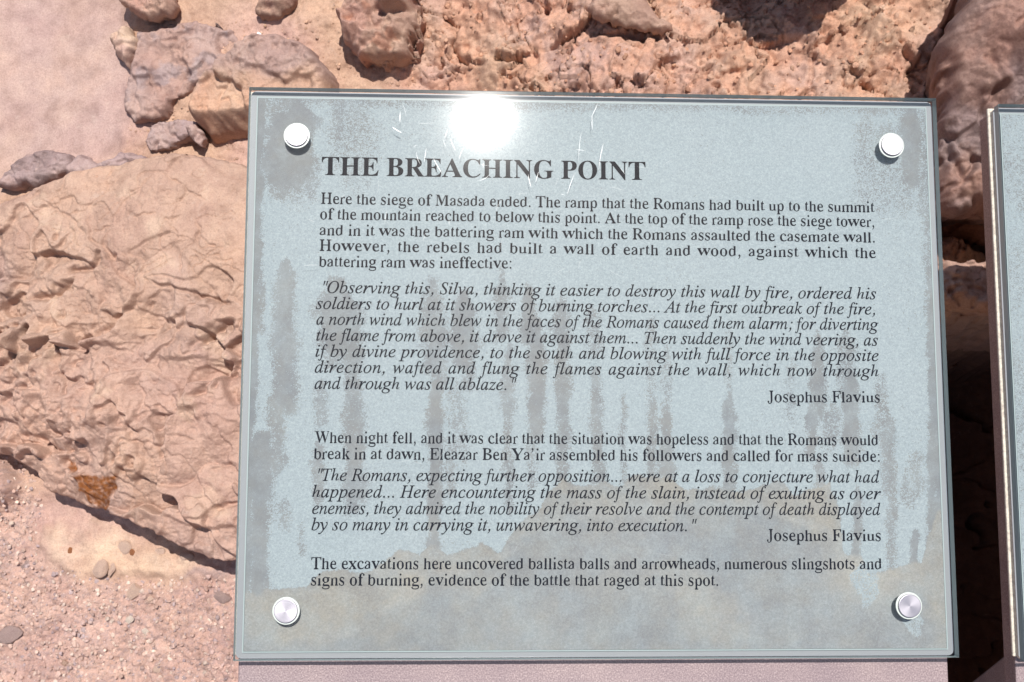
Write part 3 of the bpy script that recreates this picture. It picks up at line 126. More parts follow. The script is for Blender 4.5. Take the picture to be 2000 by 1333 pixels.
bH 778|23:0,23:25,66:31,93:46,106:73,111:117,111:551,106:590,92:616,66:631,24:638,24:662,360:662,360:638,304:628,288:618,278:603,271:551,271:364,508:364,508:551,502:603,492:618,476:628,419:638,419:662,754:662,754:638,711:630,685:617,672:592,668:551,668:117,673:75,686:48,711:32,754:25,754:0,419:0,419:25,462:31,489:44,504:71,508:117,508:321,271:321,271:117,275:73,289:46,315:31,360:25,360:0
bE 667|21:0,21:24,66:29,94:43,109:70,114:113,114:536,109:588,94:619,67:633,24:638,24:662,602:662,602:465,579:465,566:519,544:561,513:591,446:617,350:626,302:622,289:617,281:606,276:564,276:357,292:357,351:366,391:391,418:436,435:502,459:502,459:172,434:172,426:224,412:264,392:292,363:310,327:320,280:323,276:323,276:98,279:68,290:51,311:43,348:40,416:44,473:56,520:77,560:109,592:152,620:208,649:208,607:0
bB 667|24:0,24:25,68:32,94:47,108:75,112:119,112:536,104:600,93:618,77:629,23:638,23:662,332:662,427:656,502:638,555:607,587:565,597:510,579:440,524:389,432:359,504:341,559:315,599:282,623:240,631:191,623:135,599:88,559:50,505:22,438:6,358:0;274:366,283:366,352:374,397:396,421:437,429:502,423:559,406:600,374:623,326:631,298:627,283:618,276:599,274:568;334:35,390:44,427:71,447:118,453:186,444:256,418:302,370:327,298:336,274:336,274:95,277:67,287:48,305:38
bR 722|24:0,24:25,68:31,95:46,109:73,114:117,114:551,109:590,95:616,68:631,25:638,25:662,331:662,466:651,561:619,603:585,628:541,637:486,620:415,568:361,481:325,659:73,691:37,708:28,730:25,733:0,517:0,308:309,278:309,278:117,283:73,296:46,324:31,369:25,369:0;278:340,311:340,380:349,427:375,454:421,464:488,459:538,444:577,420:605,386:621,343:627,309:624,290:614,281:594,278:560
bA 722|-14:0,-14:26,15:31,39:44,60:69,81:108,341:678,371:677,635:126,680:50,703:32,733:26,733:0,379:0,379:26,429:31,459:44,469:66,451:118,418:192,171:192,130:103,125:85,123:70,132:46,159:31,204:26,211:26,211:0;188:233,400:233,292:464
bC 722|396:-16,298:-5,212:29,140:82,86:152,52:236,40:332,52:427,86:510,141:579,214:632,301:666,400:677,477:667,567:640,598:633,629:644,646:677,673:677,673:448,647:448,605:529,550:592,483:631,409:644,342:632,289:594,252:531,229:443,222:329,230:223,255:140,296:81,354:46,429:34,491:42,552:65,610:103,661:154,690:129,610:49,512:0
bI 389|20:0,20:25,63:33,91:47,107:71,112:109,112:562,108:600,94:621,67:633,20:638,20:662,365:662,365:638,320:633,292:621,278:600,273:562,273:112,280:64,290:49,307:38,367:25,367:0
bN 722|589:-16,156:509,156:114,160:71,173:45,200:31,244:25,244:0,27:0,27:25,79:34,94:44,104:60,111:114,111:564,53:630,27:638,27:662,229:662,572:245,572:549,565:602,555:617,539:627,484:638,484:662,701:662,701:638,659:632,634:618,621:591,617:548,617:-16
bG 778|411:-15,307:-4,217:28,143:80,88:149,54:234,42:333,54:428,88:512,142:580,214:633,299:666,394:677,477:668,566:641,594:634,609:636,622:644,642:677,670:677,670:447,643:447,618:503,586:551,547:590,504:620,458:638,410:644,343:632,290:594,253:532,231:444,223:331,229:237,247:159,276:98,315:54,364:27,422:19,471:24,503:40,519:66,525:103,525:186,520:224,504:248,473:260,422:265,422:288,767:288,767:265,725:260,700:248,687:225,683:186,683:42,548:0
bP 611|23:0,23:25,65:31,91:46,105:73,109:117,109:551,104:590,91:616,65:631,24:638,24:662,312:662,420:656,491:640,536:613,570:578,591:534,598:482,591:431,571:386,536:349,489:321,428:304,354:299,266:299,266:117,271:73,284:46,310:31,354:25,354:0;266:334,295:334,357:342,397:367,420:412,427:478,421:545,402:591,368:618,316:627,292:624,277:616,269:601,266:579
bO 778|386:-16,315:-9,250:11,191:42,140:84,98:135,67:194,47:260,41:331,47:402,67:467,98:526,140:578,192:620,252:651,319:671,393:678,464:671,529:652,588:621,639:579,680:529,712:470,732:403,738:331,732:260,712:194,680:135,638:84,586:42,526:11,459:-9;392:18,453:30,501:68,535:130,555:218,562:331,557:426,541:503,515:565,479:609,436:636,385:644,324:632,276:594,242:532,222:444,215:331,220:237,236:159,263:98,298:53,341:26'''

# ------------------------------------------------------------------ camera, world, sun, exposure
PITCH = math.radians(60)
cam_data = bpy.data.cameras.new('camera')
cam_data.sensor_width = 36.0
cam_data.lens = 43.2
cam_data.clip_start = 0.05
cam_data.clip_end = 400
cam = bpy.data.objects.new('camera', cam_data)
cam.location = (0, 0, 1.6)
cam.rotation_euler = (math.radians(90) - PITCH, 0, 0)
C.objects.link(cam)
scene.camera = cam
cam_data.dof.use_dof = True
cam_data.dof.focus_distance = 1.16
cam_data.dof.aperture_fstop = 34

SUN = Vector(DATA['sun']).normalized()
world = bpy.data.worlds.new('World')
scene.world = world
world.use_nodes = True
wn = world.node_tree.nodes
sky = wn.new('ShaderNodeTexSky')
sky.sky_type = 'NISHITA'
sky.sun_disc = False
sky.sun_elevation = math.asin(SUN.z)
sky.sun_rotation = math.atan2(SUN.x, SUN.y)
sky.altitude = 0
sky.dust_density = 1.2
world.node_tree.links.new(sky.outputs[0], wn['Background'].inputs[0])
wn['Background'].inputs[1].default_value = 0.09
sl = bpy.data.lights.new('sun', 'SUN')
sl.energy = 4.2
sl.angle = math.radians(0.5)
sl.color = (1.0, 0.965, 0.91)
so = bpy.data.objects.new('sun', sl)
so.rotation_euler = SUN.to_track_quat('Z', 'Y').to_euler()
so.location = (0, 0, 5)
C.objects.link(so)
vs = scene.view_settings
vs.view_transform = 'Standard'
vs.look = 'None'
vs.gamma = 1
vs.use_curve_mapping = False
vs.exposure = 0.41

# ------------------------------------------------------------------ numpy noise
def hsh(i, j, s):
    h = (i.astype(np.int64) * 374761393 + j.astype(np.int64) * 668265263 + s * 2147483647 + s * s * 97) & 0xffffffff
    h = ((h ^ (h >> 13)) * 1274126177) & 0xffffffff
    h = (h ^ (h >> 16)) & 0xffffffff
    return h / 4294967296.0
def perlin(x, y, s=0):
    xi = np.floor(x); yi = np.floor(y); xf = x - xi; yf = y - yi
    u = xf * xf * xf * (xf * (xf * 6 - 15) + 10); v = yf * yf * yf * (yf * (yf * 6 - 15) + 10)
    def g(a, b):
        t = hsh(xi + a, yi + b, s) * 2 * np.pi
        return np.cos(t) * (xf - a) + np.sin(t) * (yf - b)
    n0 = g(0, 0) * (1 - u) + g(1, 0) * u
    n1 = g(0, 1) * (1 - u) + g(1, 1) * u
    return (n0 * (1 - v) + n1 * v) * 1.5
def fbm(x, y, sc, o=4, s=0, gain=0.5):
    r = 0; a = 1; f = sc
    for k in range(o):
        r = r + a * perlin(x * f + k * 7.3, y * f - k * 3.1, s + k); a *= gain; f *= 2.07
    return r
def ridged(x, y, sc, o=4, s=0, gain=0.55):
    r = 0; a = 1; f = sc
    for k in range(o):
        r = r + a * (1 - np.abs(perlin(x * f + k * 5.1, y * f + k * 2.7, s + k)) * 2); a *= gain; f *= 2.13
    return r
def voro(x, y, s=0):
    xi = np.floor(x); yi = np.floor(y)
    d1 = np.full(x.shape, 9.0); d2 = np.full(x.shape, 9.0); px = np.zeros(x.shape); py = np.zeros(x.shape); ci = np.zeros(x.shape); cj = np.zeros(x.shape)
    for a in (-1, 0, 1):
        for b in (-1, 0, 1):
            i = xi + a; j = yi + b
            qx = i + hsh(i, j, s); qy = j + hsh(i, j, s + 11)
            d = np.hypot(x - qx, y - qy)
            m = d < d1
            d2 = np.where(m, d1, np.minimum(d2, d))
            px = np.where(m, x - qx, px); py = np.where(m, y - qy, py); ci = np.where(m, i, ci); cj = np.where(m, j, cj)
            d1 = np.where(m, d, d1)
    return d1, d2, px, py, ci, cj
def facets(x, y, sc, s=0, tilt=1.0, warp=0.35, crack=0.0, step=0.35, ax=1.0):
    """broken rock: every cell is a tilted facet at its own level, joints recessed. Height in cell units / scale"""
    wx = x * sc * ax + warp * perlin(x * sc * 1.3, y * sc * 1.3, s + 31) + warp * .5 * perlin(x * sc * 3.1, y * sc * 3.1, s + 33)
    wy = y * sc + warp * perlin(x * sc * 1.3 + 9, y * sc * 1.3, s + 32) + warp * .5 * perlin(x * sc * 3.1, y * sc * 3.1 + 5, s + 34)
    d1, d2, px, py, ci, cj = voro(wx, wy, s)
    tx = hsh(ci, cj, s + 21) - .5; ty = hsh(ci, cj, s + 22) - .5; lv = hsh(ci, cj, s + 23) - .5
    h = tilt * (tx * px + ty * py) + step * lv
    if crack: h = h - crack * np.exp(-((d2 - d1) / .07) ** 2)
    return h / sc
def terrace(x, y, ang, per, amp, s=0, warp=.5, sharp=.22):
    """bedding ledges: a warped staircase; the tread dips back so every riser faces one way"""
    f = (x * math.cos(ang) + y * math.sin(ang)) / per + warp * perlin(x / per * .35, y / per * .35, s) + warp * .45 * perlin(x / per * .9, y / per * .9, s + 1) + warp * .2 * perlin(x / per * 2.6, y / per * 2.6, s + 2)
    fr = f - np.floor(f)
    lv = hsh(np.floor(f), np.zeros_like(f), s + 5)
    return amp * (np.where(fr < sharp, fr / sharp, 1 - (fr - sharp) / (1 - sharp))) * (.35 + .9 * lv) * np.clip(.5 + 1.4 * perlin(x / per * .25 + 3, y / per * .25, s + 6), 0, 1.3)
def crackle(x, y, sc, s=0, width=.035, cover=.1):
    """broken network of thin cracks, with the stone on the upper side of each standing a little proud"""
    wx = x * sc + .55 * perlin(x * sc * 1.1, y * sc * 1.1, s + 1) + .30 * perlin(x * sc * 2.9, y * sc * 2.9, s + 2) + .12 * perlin(x * sc * 7, y * sc * 7, s + 3)
    wy = y * sc * 1.35 + .55 * perlin(x * sc * 1.1 + 9, y * sc * 1.1, s + 4) + .30 * perlin(x * sc * 2.9 + 9, y * sc * 2.9, s + 5) + .12 * perlin(x * sc * 7 + 9, y * sc * 7, s + 6)
    d1, d2, px, py, ci, cj = voro(wx, wy, s)
    e = d2 - d1
    gate = smooth(cover - .12, cover + .18, perlin(x * sc * .8, y * sc * .8, s + 7))
    lip = np.exp(-(e / .25)) * (py < 0)
    return gate * (.55 * lip * .5 - np.exp(-(e / width) ** 2)) / sc
def blur(a, n):
    for ax in (0, 1):
        for _ in range(2):
            p = np.pad(a, [(n + 1, n) if i == ax else (0, 0) for i in (0, 1)], mode='edge')
            c = np.cumsum(p, axis=ax); L = c.shape[ax]
            a = (np.take(c, range(2 * n + 1, L), ax) - np.take(c, range(0, L - 2 * n - 1), ax)) / (2 * n + 1)
    return a
def smooth(a, b, x):
    t = np.clip((x - a) / (b - a), 0, 1)
    return t * t * (3 - 2 * t)
def sdist(x, y, poly):
    """signed distance to a polygon, positive inside"""
    P = np.array(poly, float); Q = np.roll(P, -1, 0)
    d = np.full(x.shape, 1e9); ins = np.zeros(x.shape, bool)
    for (ax, ay), (bx, by) in zip(P, Q):
        ex, ey = bx - ax, by - ay
        t = np.clip(((x - ax) * ex + (y - ay) * ey) / (ex * ex + ey * ey + 1e-12), 0, 1)
        d = np.minimum(d, np.hypot(x - ax - t * ex, y - ay - t * ey))
        c = (ay > y) != (by > y)
        ins ^= c & (x < ax + (y - ay) / (by - ay + 1e-15) * ex)
    return np.where(ins, d, -d)
def carve(h, x, y, pl, width, depth, lift, sigma, s=0):
    """a crack along a polyline; the rock on its upper side stands proud of the lower side"""
    P = np.array(pl, float)
    seg = np.diff(P, axis=0); L = np.hypot(seg[:, 0], seg[:, 1]); cum = np.r_[0, np.cumsum(L)]; tot = cum[-1]
    m = 4 * max(sigma, width)
    box = (x > P[:, 0].min() - m) & (x < P[:, 0].max() + m) & (y > P[:, 1].min() - m) & (y < P[:, 1].max() + m)
    if not box.any(): return
    X = x[box]; Y = y[box]
    X = X + .0035 * perlin(X * 90, Y * 90, s + 3) + .0003 * perlin(X * 260, Y * 260, s + 4)
    Y = Y + .0035 * perlin(X * 90 + 5, Y * 90, s + 5) + .0003 * perlin(X * 260, Y * 260, s + 6)
    bd = np.full(X.shape, 1e9); side = np.zeros(X.shape); along = np.zeros(X.shape)
    for k in range(len(seg)):
        ex, ey = seg[k]
        t = np.clip(((X - P[k, 0]) * ex + (Y - P[k, 1]) * ey) / (L[k] ** 2 + 1e-12), 0, 1)
        dx = X - P[k, 0] - t * ex; dy = Y - P[k, 1] - t * ey; d = np.hypot(dx, dy)
        mm = d < bd
        nx, ny = (-ey, ex) if ex > 0 else (ey, -ex)
        side = np.where(mm, np.sign(dx * nx + dy * ny), side)
        along = np.where(mm, (cum[k] + t * L[k]) / tot, along); bd = np.where(mm, d, bd)
    tap = np.clip(np.minimum(along, 1 - along) * 5 + .12, 0, 1)
    wv = width * (.75 + .7 * perlin(along * 9, along * 0 + s, s + 9))
    g = np.exp(-(bd / (wv * tap + 4e-4)) ** 2)
    h[box] += tap * (np.where(side > 0, lift, 0) * np.exp(-(bd / sigma) ** 1.5) - depth * g)

# ------------------------------------------------------------------ mesh helpers
def tag(o, label=None, cat=None, group=None, kind=None):
    if label: o['label'] = label
    if cat: o['category'] = cat
    if group: o['group'] = group
    if kind: o['kind'] = kind
    return o
def link(o, parent=None):
    C.objects.link(o)
    if parent: o.parent = parent
    return o
def from_arrays(name, co, quads, mat, tint=None, smoothed=True):
    me = bpy.data.meshes.new(name)
    nv = len(co); nq = len(quads)
    me.vertices.add(nv); me.vertices.foreach_set('co', np.ascontiguousarray(co, np.float32).ravel())
    k = quads.shape[1]
    me.loops.add(nq * k); me.loops.foreach_set('vertex_index', quads.astype(np.int32).ravel())
    me.polygons.add(nq); me.polygons.foreach_set('loop_start', np.arange(0, nq * k, k, dtype=np.int32))
    me.polygons.foreach_set('use_smooth', np.full(nq, smoothed))
    if tint is not None:
        at = me.color_attributes.new('tint', 'FLOAT_COLOR', 'POINT')
        at.data.foreach_set('color', np.c_[tint, np.ones(nv)].astype(np.float32).ravel())
    me.update(calc_edges=True)
    me.materials.append(mat)
    return me
def box_mesh(bm, x0, x1, y0, y1, z0, z1, bev=0.0, seg=2):
    r = bmesh.ops.create_cube(bm, size=1.0)
    for v in r['verts']:
        v.co = Vector(((x0 + x1) / 2 + v.co.x * (x1 - x0), (y0 + y1) / 2 + v.co.y * (y1 - y0), (z0 + z1) / 2 + v.co.z * (z1 - z0)))
    if bev:
        es = list({e for v in r['verts'] for e in v.link_edges})
        bmesh.ops.bevel(bm, geom=es, offset=bev, segments=seg, affect='EDGES', profile=.5)
def obj(name, bm, mats, parent=None, smoothed=False):
    me = bpy.data.meshes.new(name)
    bm.normal_update(); bm.to_mesh(me); bm.free()
    for m in (mats if isinstance(mats, (list, tuple)) else [mats]): me.materials.append(m)
    if smoothed: me.polygons.foreach_set('use_smooth', [True] * len(me.polygons))
    return link(bpy.data.objects.new(name, me), parent)

SO = np.array(DATA['slope_o']); SU = np.array(DATA['slope_u']); SV = np.array(DATA['slope_v']); SN = np.array(DATA['slope_n'])
def slope(u, v, h):
    return SO + u[..., None] * SU + v[..., None] * SV + h[..., None] * SN

# ------------------------------------------------------------------ materials
def newmat(name):
    m = bpy.data.materials.new(name); m.use_nodes = True
    nt = m.node_tree
    return m, nt, nt.nodes['Principled BSDF']
def N(nt, t, **kw):
    n = nt.nodes.new(t)
    for k, v in kw.items(): setattr(n, k, v)
    return n
def noise(nt, vec, scale, detail=4, rough=.55, dist=0.0):
    n = N(nt, 'ShaderNodeTexNoise'); n.inputs['Scale'].default_value = scale; n.inputs['Detail'].default_value = detail
    n.inputs['Roughness'].default_value = rough; n.inputs['Distortion'].default_value = dist
    nt.links.new(vec, n.inputs['Vector']); return n.outputs['Fac']
def ramp(nt, fac, stops):
    r = N(nt, 'ShaderNodeValToRGB'); cr = r.color_ramp
    while len(cr.elements) < len(stops): cr.elements.new(.5)
    for e, (p, c) in zip(cr.elements, stops):
        e.position = p; e.color = (*c, 1) if len(c) == 3 else c
    nt.links.new(fac, r.inputs[0]); return r.outputs[0]
def mixc(nt, fac, a, b, mode='MIX'):
    m = N(nt, 'ShaderNodeMix', data_type='RGBA', blend_type=mode)
    for sock, v in ((m.inputs[0], fac), (m.inputs[6], a), (m.inputs[7], b)):
        if isinstance(v, (int, float)): sock.default_value = v
        elif isinstance(v, tuple): sock.default_value = (*v, 1)
        else: nt.links.new(v, sock)
    return m.outputs[2]
def rock_material(name, grain=.5, speck=.35, rough=.92, bump=1.0):
    m, nt, p = newmat(name)
    tc = N(nt, 'ShaderNodeTexCoord').outputs['Object']
    at = N(nt, 'ShaderNodeAttribute', attribute_name='tint').outputs['Color']
    n1 = noise(nt, tc, 38, 6, .6)
    n2 = noise(nt, tc, 420, 5, .7)
    n3 = noise(nt, tc, 9, 4, .6, .4)
    c = mixc(nt, 1.0, at, ramp(nt, n1, [(.3, (.80, .78, .77)), (.5, (1, 1, 1)), (.7, (1.12, 1.14, 1.12))]), 'MULTIPLY')
    c = mixc(nt, speck, c, mixc(nt, 1.0, c, ramp(nt, n2, [(.28, (.52, .50, .50)), (.46, (.96, .95, .95)), (.62, (1.2, 1.22, 1.22)), (.8, (1.55, 1.6, 1.6))]), 'MULTIPLY'))
    c = mixc(nt, 1.0, c, ramp(nt, n3, [(.3, (.90, .86, .88)), (.55, (1.0, 1.0, 1.0)), (.75, (1.08, 1.03, .98))]), 'MULTIPLY')
    # pale salt veins and rubbed spots
    v = N(nt, 'ShaderNodeTexNoise'); v.inputs['Scale'].default_value = 26; v.inputs['Detail'].default_value = 7; v.inputs['Roughness'].default_value = .72; v.inputs['Distortion'].default_value = 1.1
    nt.links.new(tc, v.inputs['Vector'])
    vf = ramp(nt, v.outputs['Fac'], [(.60, (0, 0, 0)), (.70, (.45, .45, .45))])
    c = mixc(nt, vf, c, mixc(nt, .5, c, (.62, .50, .42)))
    nt.links.new(c, p.inputs['Base Color'])
    p.inputs['Roughness'].default_value = rough
    p.inputs['Specular IOR Level'].default_value = .18
    b1 = N(nt, 'ShaderNodeBump'); b1.inputs['Distance'].default_value = .0016 * bump; b1.inputs['Strength'].default_value = .8
    rg = N(nt, 'ShaderNodeTexNoise', noise_type='RIDGED_MULTIFRACTAL'); rg.inputs['Scale'].default_value = 55; rg.inputs['Detail'].default_value = 6; rg.inputs['Roughness'].default_value = .62; rg.inputs['Lacunarity'].default_value = 2.3
    nt.links.new(tc, rg.inputs['Vector'])
    sm = N(nt, 'ShaderNodeMath', operation='MULTIPLY_ADD'); nt.links.new(rg.outputs['Fac'], sm.inputs[0]); sm.inputs[1].default_value = -.28; nt.links.new(noise(nt, tc, 170, 8, .68), sm.inputs[2])
    nt.links.new(sm.outputs[0], b1.inputs['Height'])
    b2 = N(nt, 'ShaderNodeBump'); b2.inputs['Distance'].default_value = .0006 * grain * 2; b2.inputs['Strength'].default_value = .9
    nt.links.new(noise(nt, tc, 800, 4, .7), b2.inputs['Height']); nt.links.new(b1.outputs[0], b2.inputs['Normal'])
    nt.links.new(b2.outputs[0], p.inputs['Normal'])
    return m
MAT_ROCK = rock_material('weathered_limestone', .7, .42, .9, 1.4)
MAT_BOULDER = rock_material('boulder_limestone', .8, .42, .9, 1.7)
MAT_GROUND = rock_material('dusty_ground', .9, .55, .95, 1.1)
MAT_BANK = rock_material('rough_earth_rock', .9, .45, .95, 1.5)

TAN = np.array((.455, .300, .226)); PINK = np.array((.470, .304, .250)); ORANGE = np.array((.53, .310, .210)); CREAM = np.array((.58, .42, .31))
LILAC = np.array((.430, .302, .268)); MAUVE = np.array((.275, .200, .188)); BROWN = np.array((.28, .165, .130)); SAND = np.array((.475, .310, .222))
RED = np.array((.40, .20, .135))
def mixt(a, b, f): return a * (1 - f[..., None]) + b * f[..., None]

# ------------------------------------------------------------------ the ground: one sheet, fine in the middle and coarse out to the horizon
def axis(lo, hi, step, far):
    core = np.arange(lo, hi + step / 2, step)
    g = [0.0]; d = step
    while g[-1] < far:
        d *= 1.22; g.append(g[-1] + d)
    g = np.array(g[1:])
    return np.r_[(lo - g)[::-1], core, hi + g]
REG = DATA['reg']
UA = axis(-.86, .80, .0021, 60); VA = axis(-.56, .56, .0021, 60)
u, v = np.meshgrid(UA, VA)
fine = (np.abs(u) < 1.3) & (np.abs(v) < 1.1)
rows = np.where(np.abs(VA) < 1.1)[0]; cols = np.where(np.abs(UA) < 1.3)[0]
r0, r1, c0, c1 = rows[0], rows[-1] + 1, cols[0], cols[-1] + 1
H = np.zeros(u.shape); T = np.zeros(u.shape + (3,)); T[:] = SAND
x = u[r0:r1, c0:c1]; y = v[r0:r1, c0:c1]
wx = x + .012 * perlin(x * 22, y * 22, 1) + .005 * perlin(x * 70, y * 70, 2)
wy = y + .012 * perlin(x * 22 + 4, y * 22, 3) + .005 * perlin(x * 70, y * 70 + 4, 4)
S = {k: sdist(wx, wy, REG[k]) for k in REG}
S['plaster'] = sdist(x + .004 * perlin(x * 40, y * 40, 8), y, REG['plaster'])
h = .010 * fbm(x, y, 5, 3, 10) + .0035 * fbm(x, y, 28, 3, 14) + .0012 * fbm(x, y, 110, 3, 17)
pl = smooth(-.035, .008, S['plaster'])
gr = smooth(-.01, .02, S['gravel'])
bk = smooth(-.05, .06, S['bank'])
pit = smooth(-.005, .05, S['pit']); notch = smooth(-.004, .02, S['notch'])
cr = smooth(-.006, .012, S['cream']); ap = smooth(-.012, .03, S['apron'])
h = h * (1 - .75 * pl) - .014 * pl
# rough bank of rock and hard earth on the right
rough = bk * (.33 + .62 * smooth(-.2, .35, x + y * 1.0 + .1 * perlin(x * 4, y * 4, 40)))
h = h + .09 * smooth(0, .30, S['bank']) + rough * (.016 * fbm(x, y, 7, 3, 46) + facets(x, y, 11, 40, 1.3, .6, .03, .25) * .35 + facets(x, y, 24, 41, 1.5, .7, .05, .25) * .45 + facets(x, y, 60, 42, 1.5, .7, .06, .3) * .26 + .0030 * fbm(x, y, 38, 4, 44) + .16 * crackle(x, y, 9, 45, .04, -.1) + .14 * crackle(x, y, 26, 49, .06, 0) + .0012 * fbm(x, y, 150, 3, 48)) + .12 * bk * smooth(.34, .52, x) - .05 * rough * smooth(.15, -.05, x) * smooth(.1, .3, y)
md = smooth(0, .04, S['midsand']) * (1 - pl) * (1 - bk)
h = h + md * (.006 * fbm(x, y, 18, 4, 60) + facets(x, y, 45, 61, 1, .6, .05, .4) * .18)
g1 = facets(x, y, 170, 71, 1.8, .5, .2, 1.0); g2 = facets(x, y, 85, 72, 1.4, .6, .2, .7)
h = h + gr * (g1 * .7 + g2 * .35 + .0012 * fbm(x, y, 150, 2, 73))
h = h + .05 * ap * (1 - cr) + cr * (.005 + .003 * fbm(x, y, 26, 4, 80) + facets(x, y, 55, 81, .8, .5, .06, .3) * .12)
for i, c in enumerate(DATA['bank_cracks']): carve(h, x, y, *c, s=200 + i)
h = h - .75 * pit - .12 * notch * (1 - pit) + pit * facets(x, y, 11, 90, 2, .5, 0, .8) * .4
edge = smooth(.95, .60, np.maximum(np.abs(x) * .85, np.abs(y)))
H[r0:r1, c0:c1] = h * edge
zone = perlin(x * 7, y * 7, 99); z2 = fbm(x, y, 20, 3, 98)
t = mixt(np.broadcast_to(SAND, x.shape + (3,)), PINK, smooth(-.3, .5, zone))
t = mixt(t, LILAC * 1.0, pl * (.75 + .15 * np.clip(z2, -1, 1)))
t = mixt(t, ORANGE * 1.15, bk * .6 * smooth(-.6, .5, z2) * (1 - .4 * smooth(.45, .75, x))); t = mixt(t, RED, bk * .3 * smooth(.0, .6, y + .5 * z2 * .3) * smooth(-.3, .2, z2))
t = mixt(t, np.array((.50, .33, .28)), gr * .8)
t = mixt(t, np.array((.36, .26, .245)), gr * .6 * (hsh(np.floor(x * 170 + g1 * 900), np.floor(y * 170), 5) > .72))
t = mixt(t, CREAM, cr * np.clip(.45 + .5 * fbm(x, y, 22, 3, 82), .1, .8))
t = mixt(t, MAUVE * 1.35, smooth(0, .01, S['lilac']) * .6)
t = mixt(t, np.array((.13, .075, .058)), pit * .95)  # pit floor tinted dark as painted shade; the pit is sunk for darkness too
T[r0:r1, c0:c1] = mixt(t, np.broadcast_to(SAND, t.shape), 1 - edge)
P = slope(u, v, H)
# away from the sign the slope eases into level ground below and runs on as a hillside above
far = np.maximum(0, -v - .9)
P[..., 2] += far * .36 * (1 - np.exp(-far * .8)) 
P[..., 2] += .35 * (1 - edge.max()) 
fu = np.hypot(np.maximum(0, np.abs(u) - 1.0), np.maximum(0, np.abs(v) - .8))
P[..., 2] += np.minimum(fu, 6) * .05 * fbm(u, v, .9, 3, 300) 
far2 = np.maximum(0, v - .9)
P[..., 2] -= far2 * .30 * (1 - np.exp(-far2 * .5))
ny, nx = u.shape
idx = np.arange(ny * nx).reshape(ny, nx)
q = np.stack([idx[:-1, :-1], idx[:-1, 1:], idx[1:, 1:], idx[1:, :-1]], -1).reshape(-1, 4)
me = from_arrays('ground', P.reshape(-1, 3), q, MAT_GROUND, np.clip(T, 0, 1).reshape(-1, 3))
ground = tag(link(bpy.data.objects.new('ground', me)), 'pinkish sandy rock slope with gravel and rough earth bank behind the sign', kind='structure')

def ground_h(uu, vv):
    i = int(np.clip(np.searchsorted(VA, vv), 0, ny - 1)); j = int(np.clip(np.searchsorted(UA, uu), 0, nx - 1))
    return H[i, j]

# ------------------------------------------------------------------ rocks
def rock(name, label, cat, key, step, shape, tint, top, R=.05, base=-.06, warp=.004, under=.02, cracks=(), mat=None, seed=0, group=None, grain=1.0, cr=(.20, .22)):
    """a rock seen from above: outline, domed worked top, sides that turn under and run into the ground"""
    o = DATA['rock'][key]['o']; rim = DATA['rock'][key]['h']
    A = np.array(o); lo = A.min(0) - .06; hi = A.max(0) + .06
    lo = np.maximum(lo, (-1.0, -.75)); hi = np.minimum(hi, (1.28, .75))
    x, y = np.meshgrid(np.arange(lo[0], hi[0], step), np.arange(lo[1], hi[1], step))
    X = x + warp * perlin(x * 45, y * 45, seed + 1) + warp * .5 * perlin(x * 130, y * 130, seed + 2)
    Y = y + warp * perlin(x * 45 + 9, y * 45, seed + 3) + warp * .5 * perlin(x * 130, y * 130 + 9, seed + 4)
    sd = sdist(X, Y, o)
    w = min(max(10 * step, (rim - base) * .30), .05)
    dome = np.sqrt(np.clip(1 - (1 - np.clip(sd / R, 0, 1)) ** 2, 0, 1))
    hh = rim + (top - rim) * dome + .004 * fbm(x, y, 35, 3, seed + 70) * smooth(.0, .004, sd) * smooth(.03, .0, sd)
    d = shape(x, y, sd)
    hh = hh + d
    if cracks:
        cv = np.zeros(x.shape)
        for i, c in enumerate(cracks): carve(cv, x, y, *c, s=seed + 50 + i)
        hh = hh + cv
    hh = hh + cr[0] * crackle(x, y, 13, seed + 90, .035, .0) + cr[1] * crackle(x, y, 34, seed + 95, .06, .05)
    gy, gx = np.gradient(blur(sd, 5), step); gl = np.hypot(gx, gy) + 1e-6; gx /= gl; gy /= gl
    k = np.clip(-sd / w, 0, 1)
    side = sd < 0
    mv = np.where(side, -sd + under * np.sin(k * np.pi / 2) + (.004 * perlin(x * 60, y * 60, seed + 8) + .002 * perlin(x * 150, y * 150, seed + 9)) * np.sin(k * 3.1416), 0)
    hs = hh * (1 - k) + base * k
    hh = np.where(side, hs, hh)
    # soften only the cliffs steeper than the grid can carry, then put the fine grain of the stone on top
    ggy, ggx = np.gradient(hh, step); st_ = np.clip(blur(smooth(1.1, 2.2, np.hypot(ggx, ggy)), 1) * 1.6, 0, 1) * (sd > 0)
    hh = hh * (1 - st_) + blur(hh, 1) * st_
    hh = hh + grain * np.where(sd > 0, .0011 * (ridged(x + .004 * perlin(x * 60, y * 60, 7), y, 105, 3, seed + 80) - 1.0) * np.clip(.5 + perlin(x * 14, y * 14, seed + 81), .1, 1.2) + .0005 * perlin(x * 330, y * 330, seed + 82), 0)
    keep = sd > -w * 1.02
    P = slope(x + gx * mv, y + gy * mv, hh)
    ny, nx = x.shape
    cell = keep[:-1, :-1] & keep[:-1, 1:] & keep[1:, 1:] & keep[1:, :-1]
    idx = np.arange(ny * nx).reshape(ny, nx)
    q = np.stack([idx[:-1, :-1], idx[:-1, 1:], idx[1:, 1:], idx[1:, :-1]], -1)[cell]
    used = np.zeros(ny * nx, bool); used[q.ravel()] = True
    remap = np.cumsum(used) - 1
    tt = np.clip(tint(x, y, sd), 0, 1).reshape(-1, 3)
    me = from_arrays(name, P.reshape(-1, 3)[used], remap[q], mat or MAT_ROCK, tt[used])
    ob = link(bpy.data.objects.new(name, me))
    return tag(ob, label, cat, group)

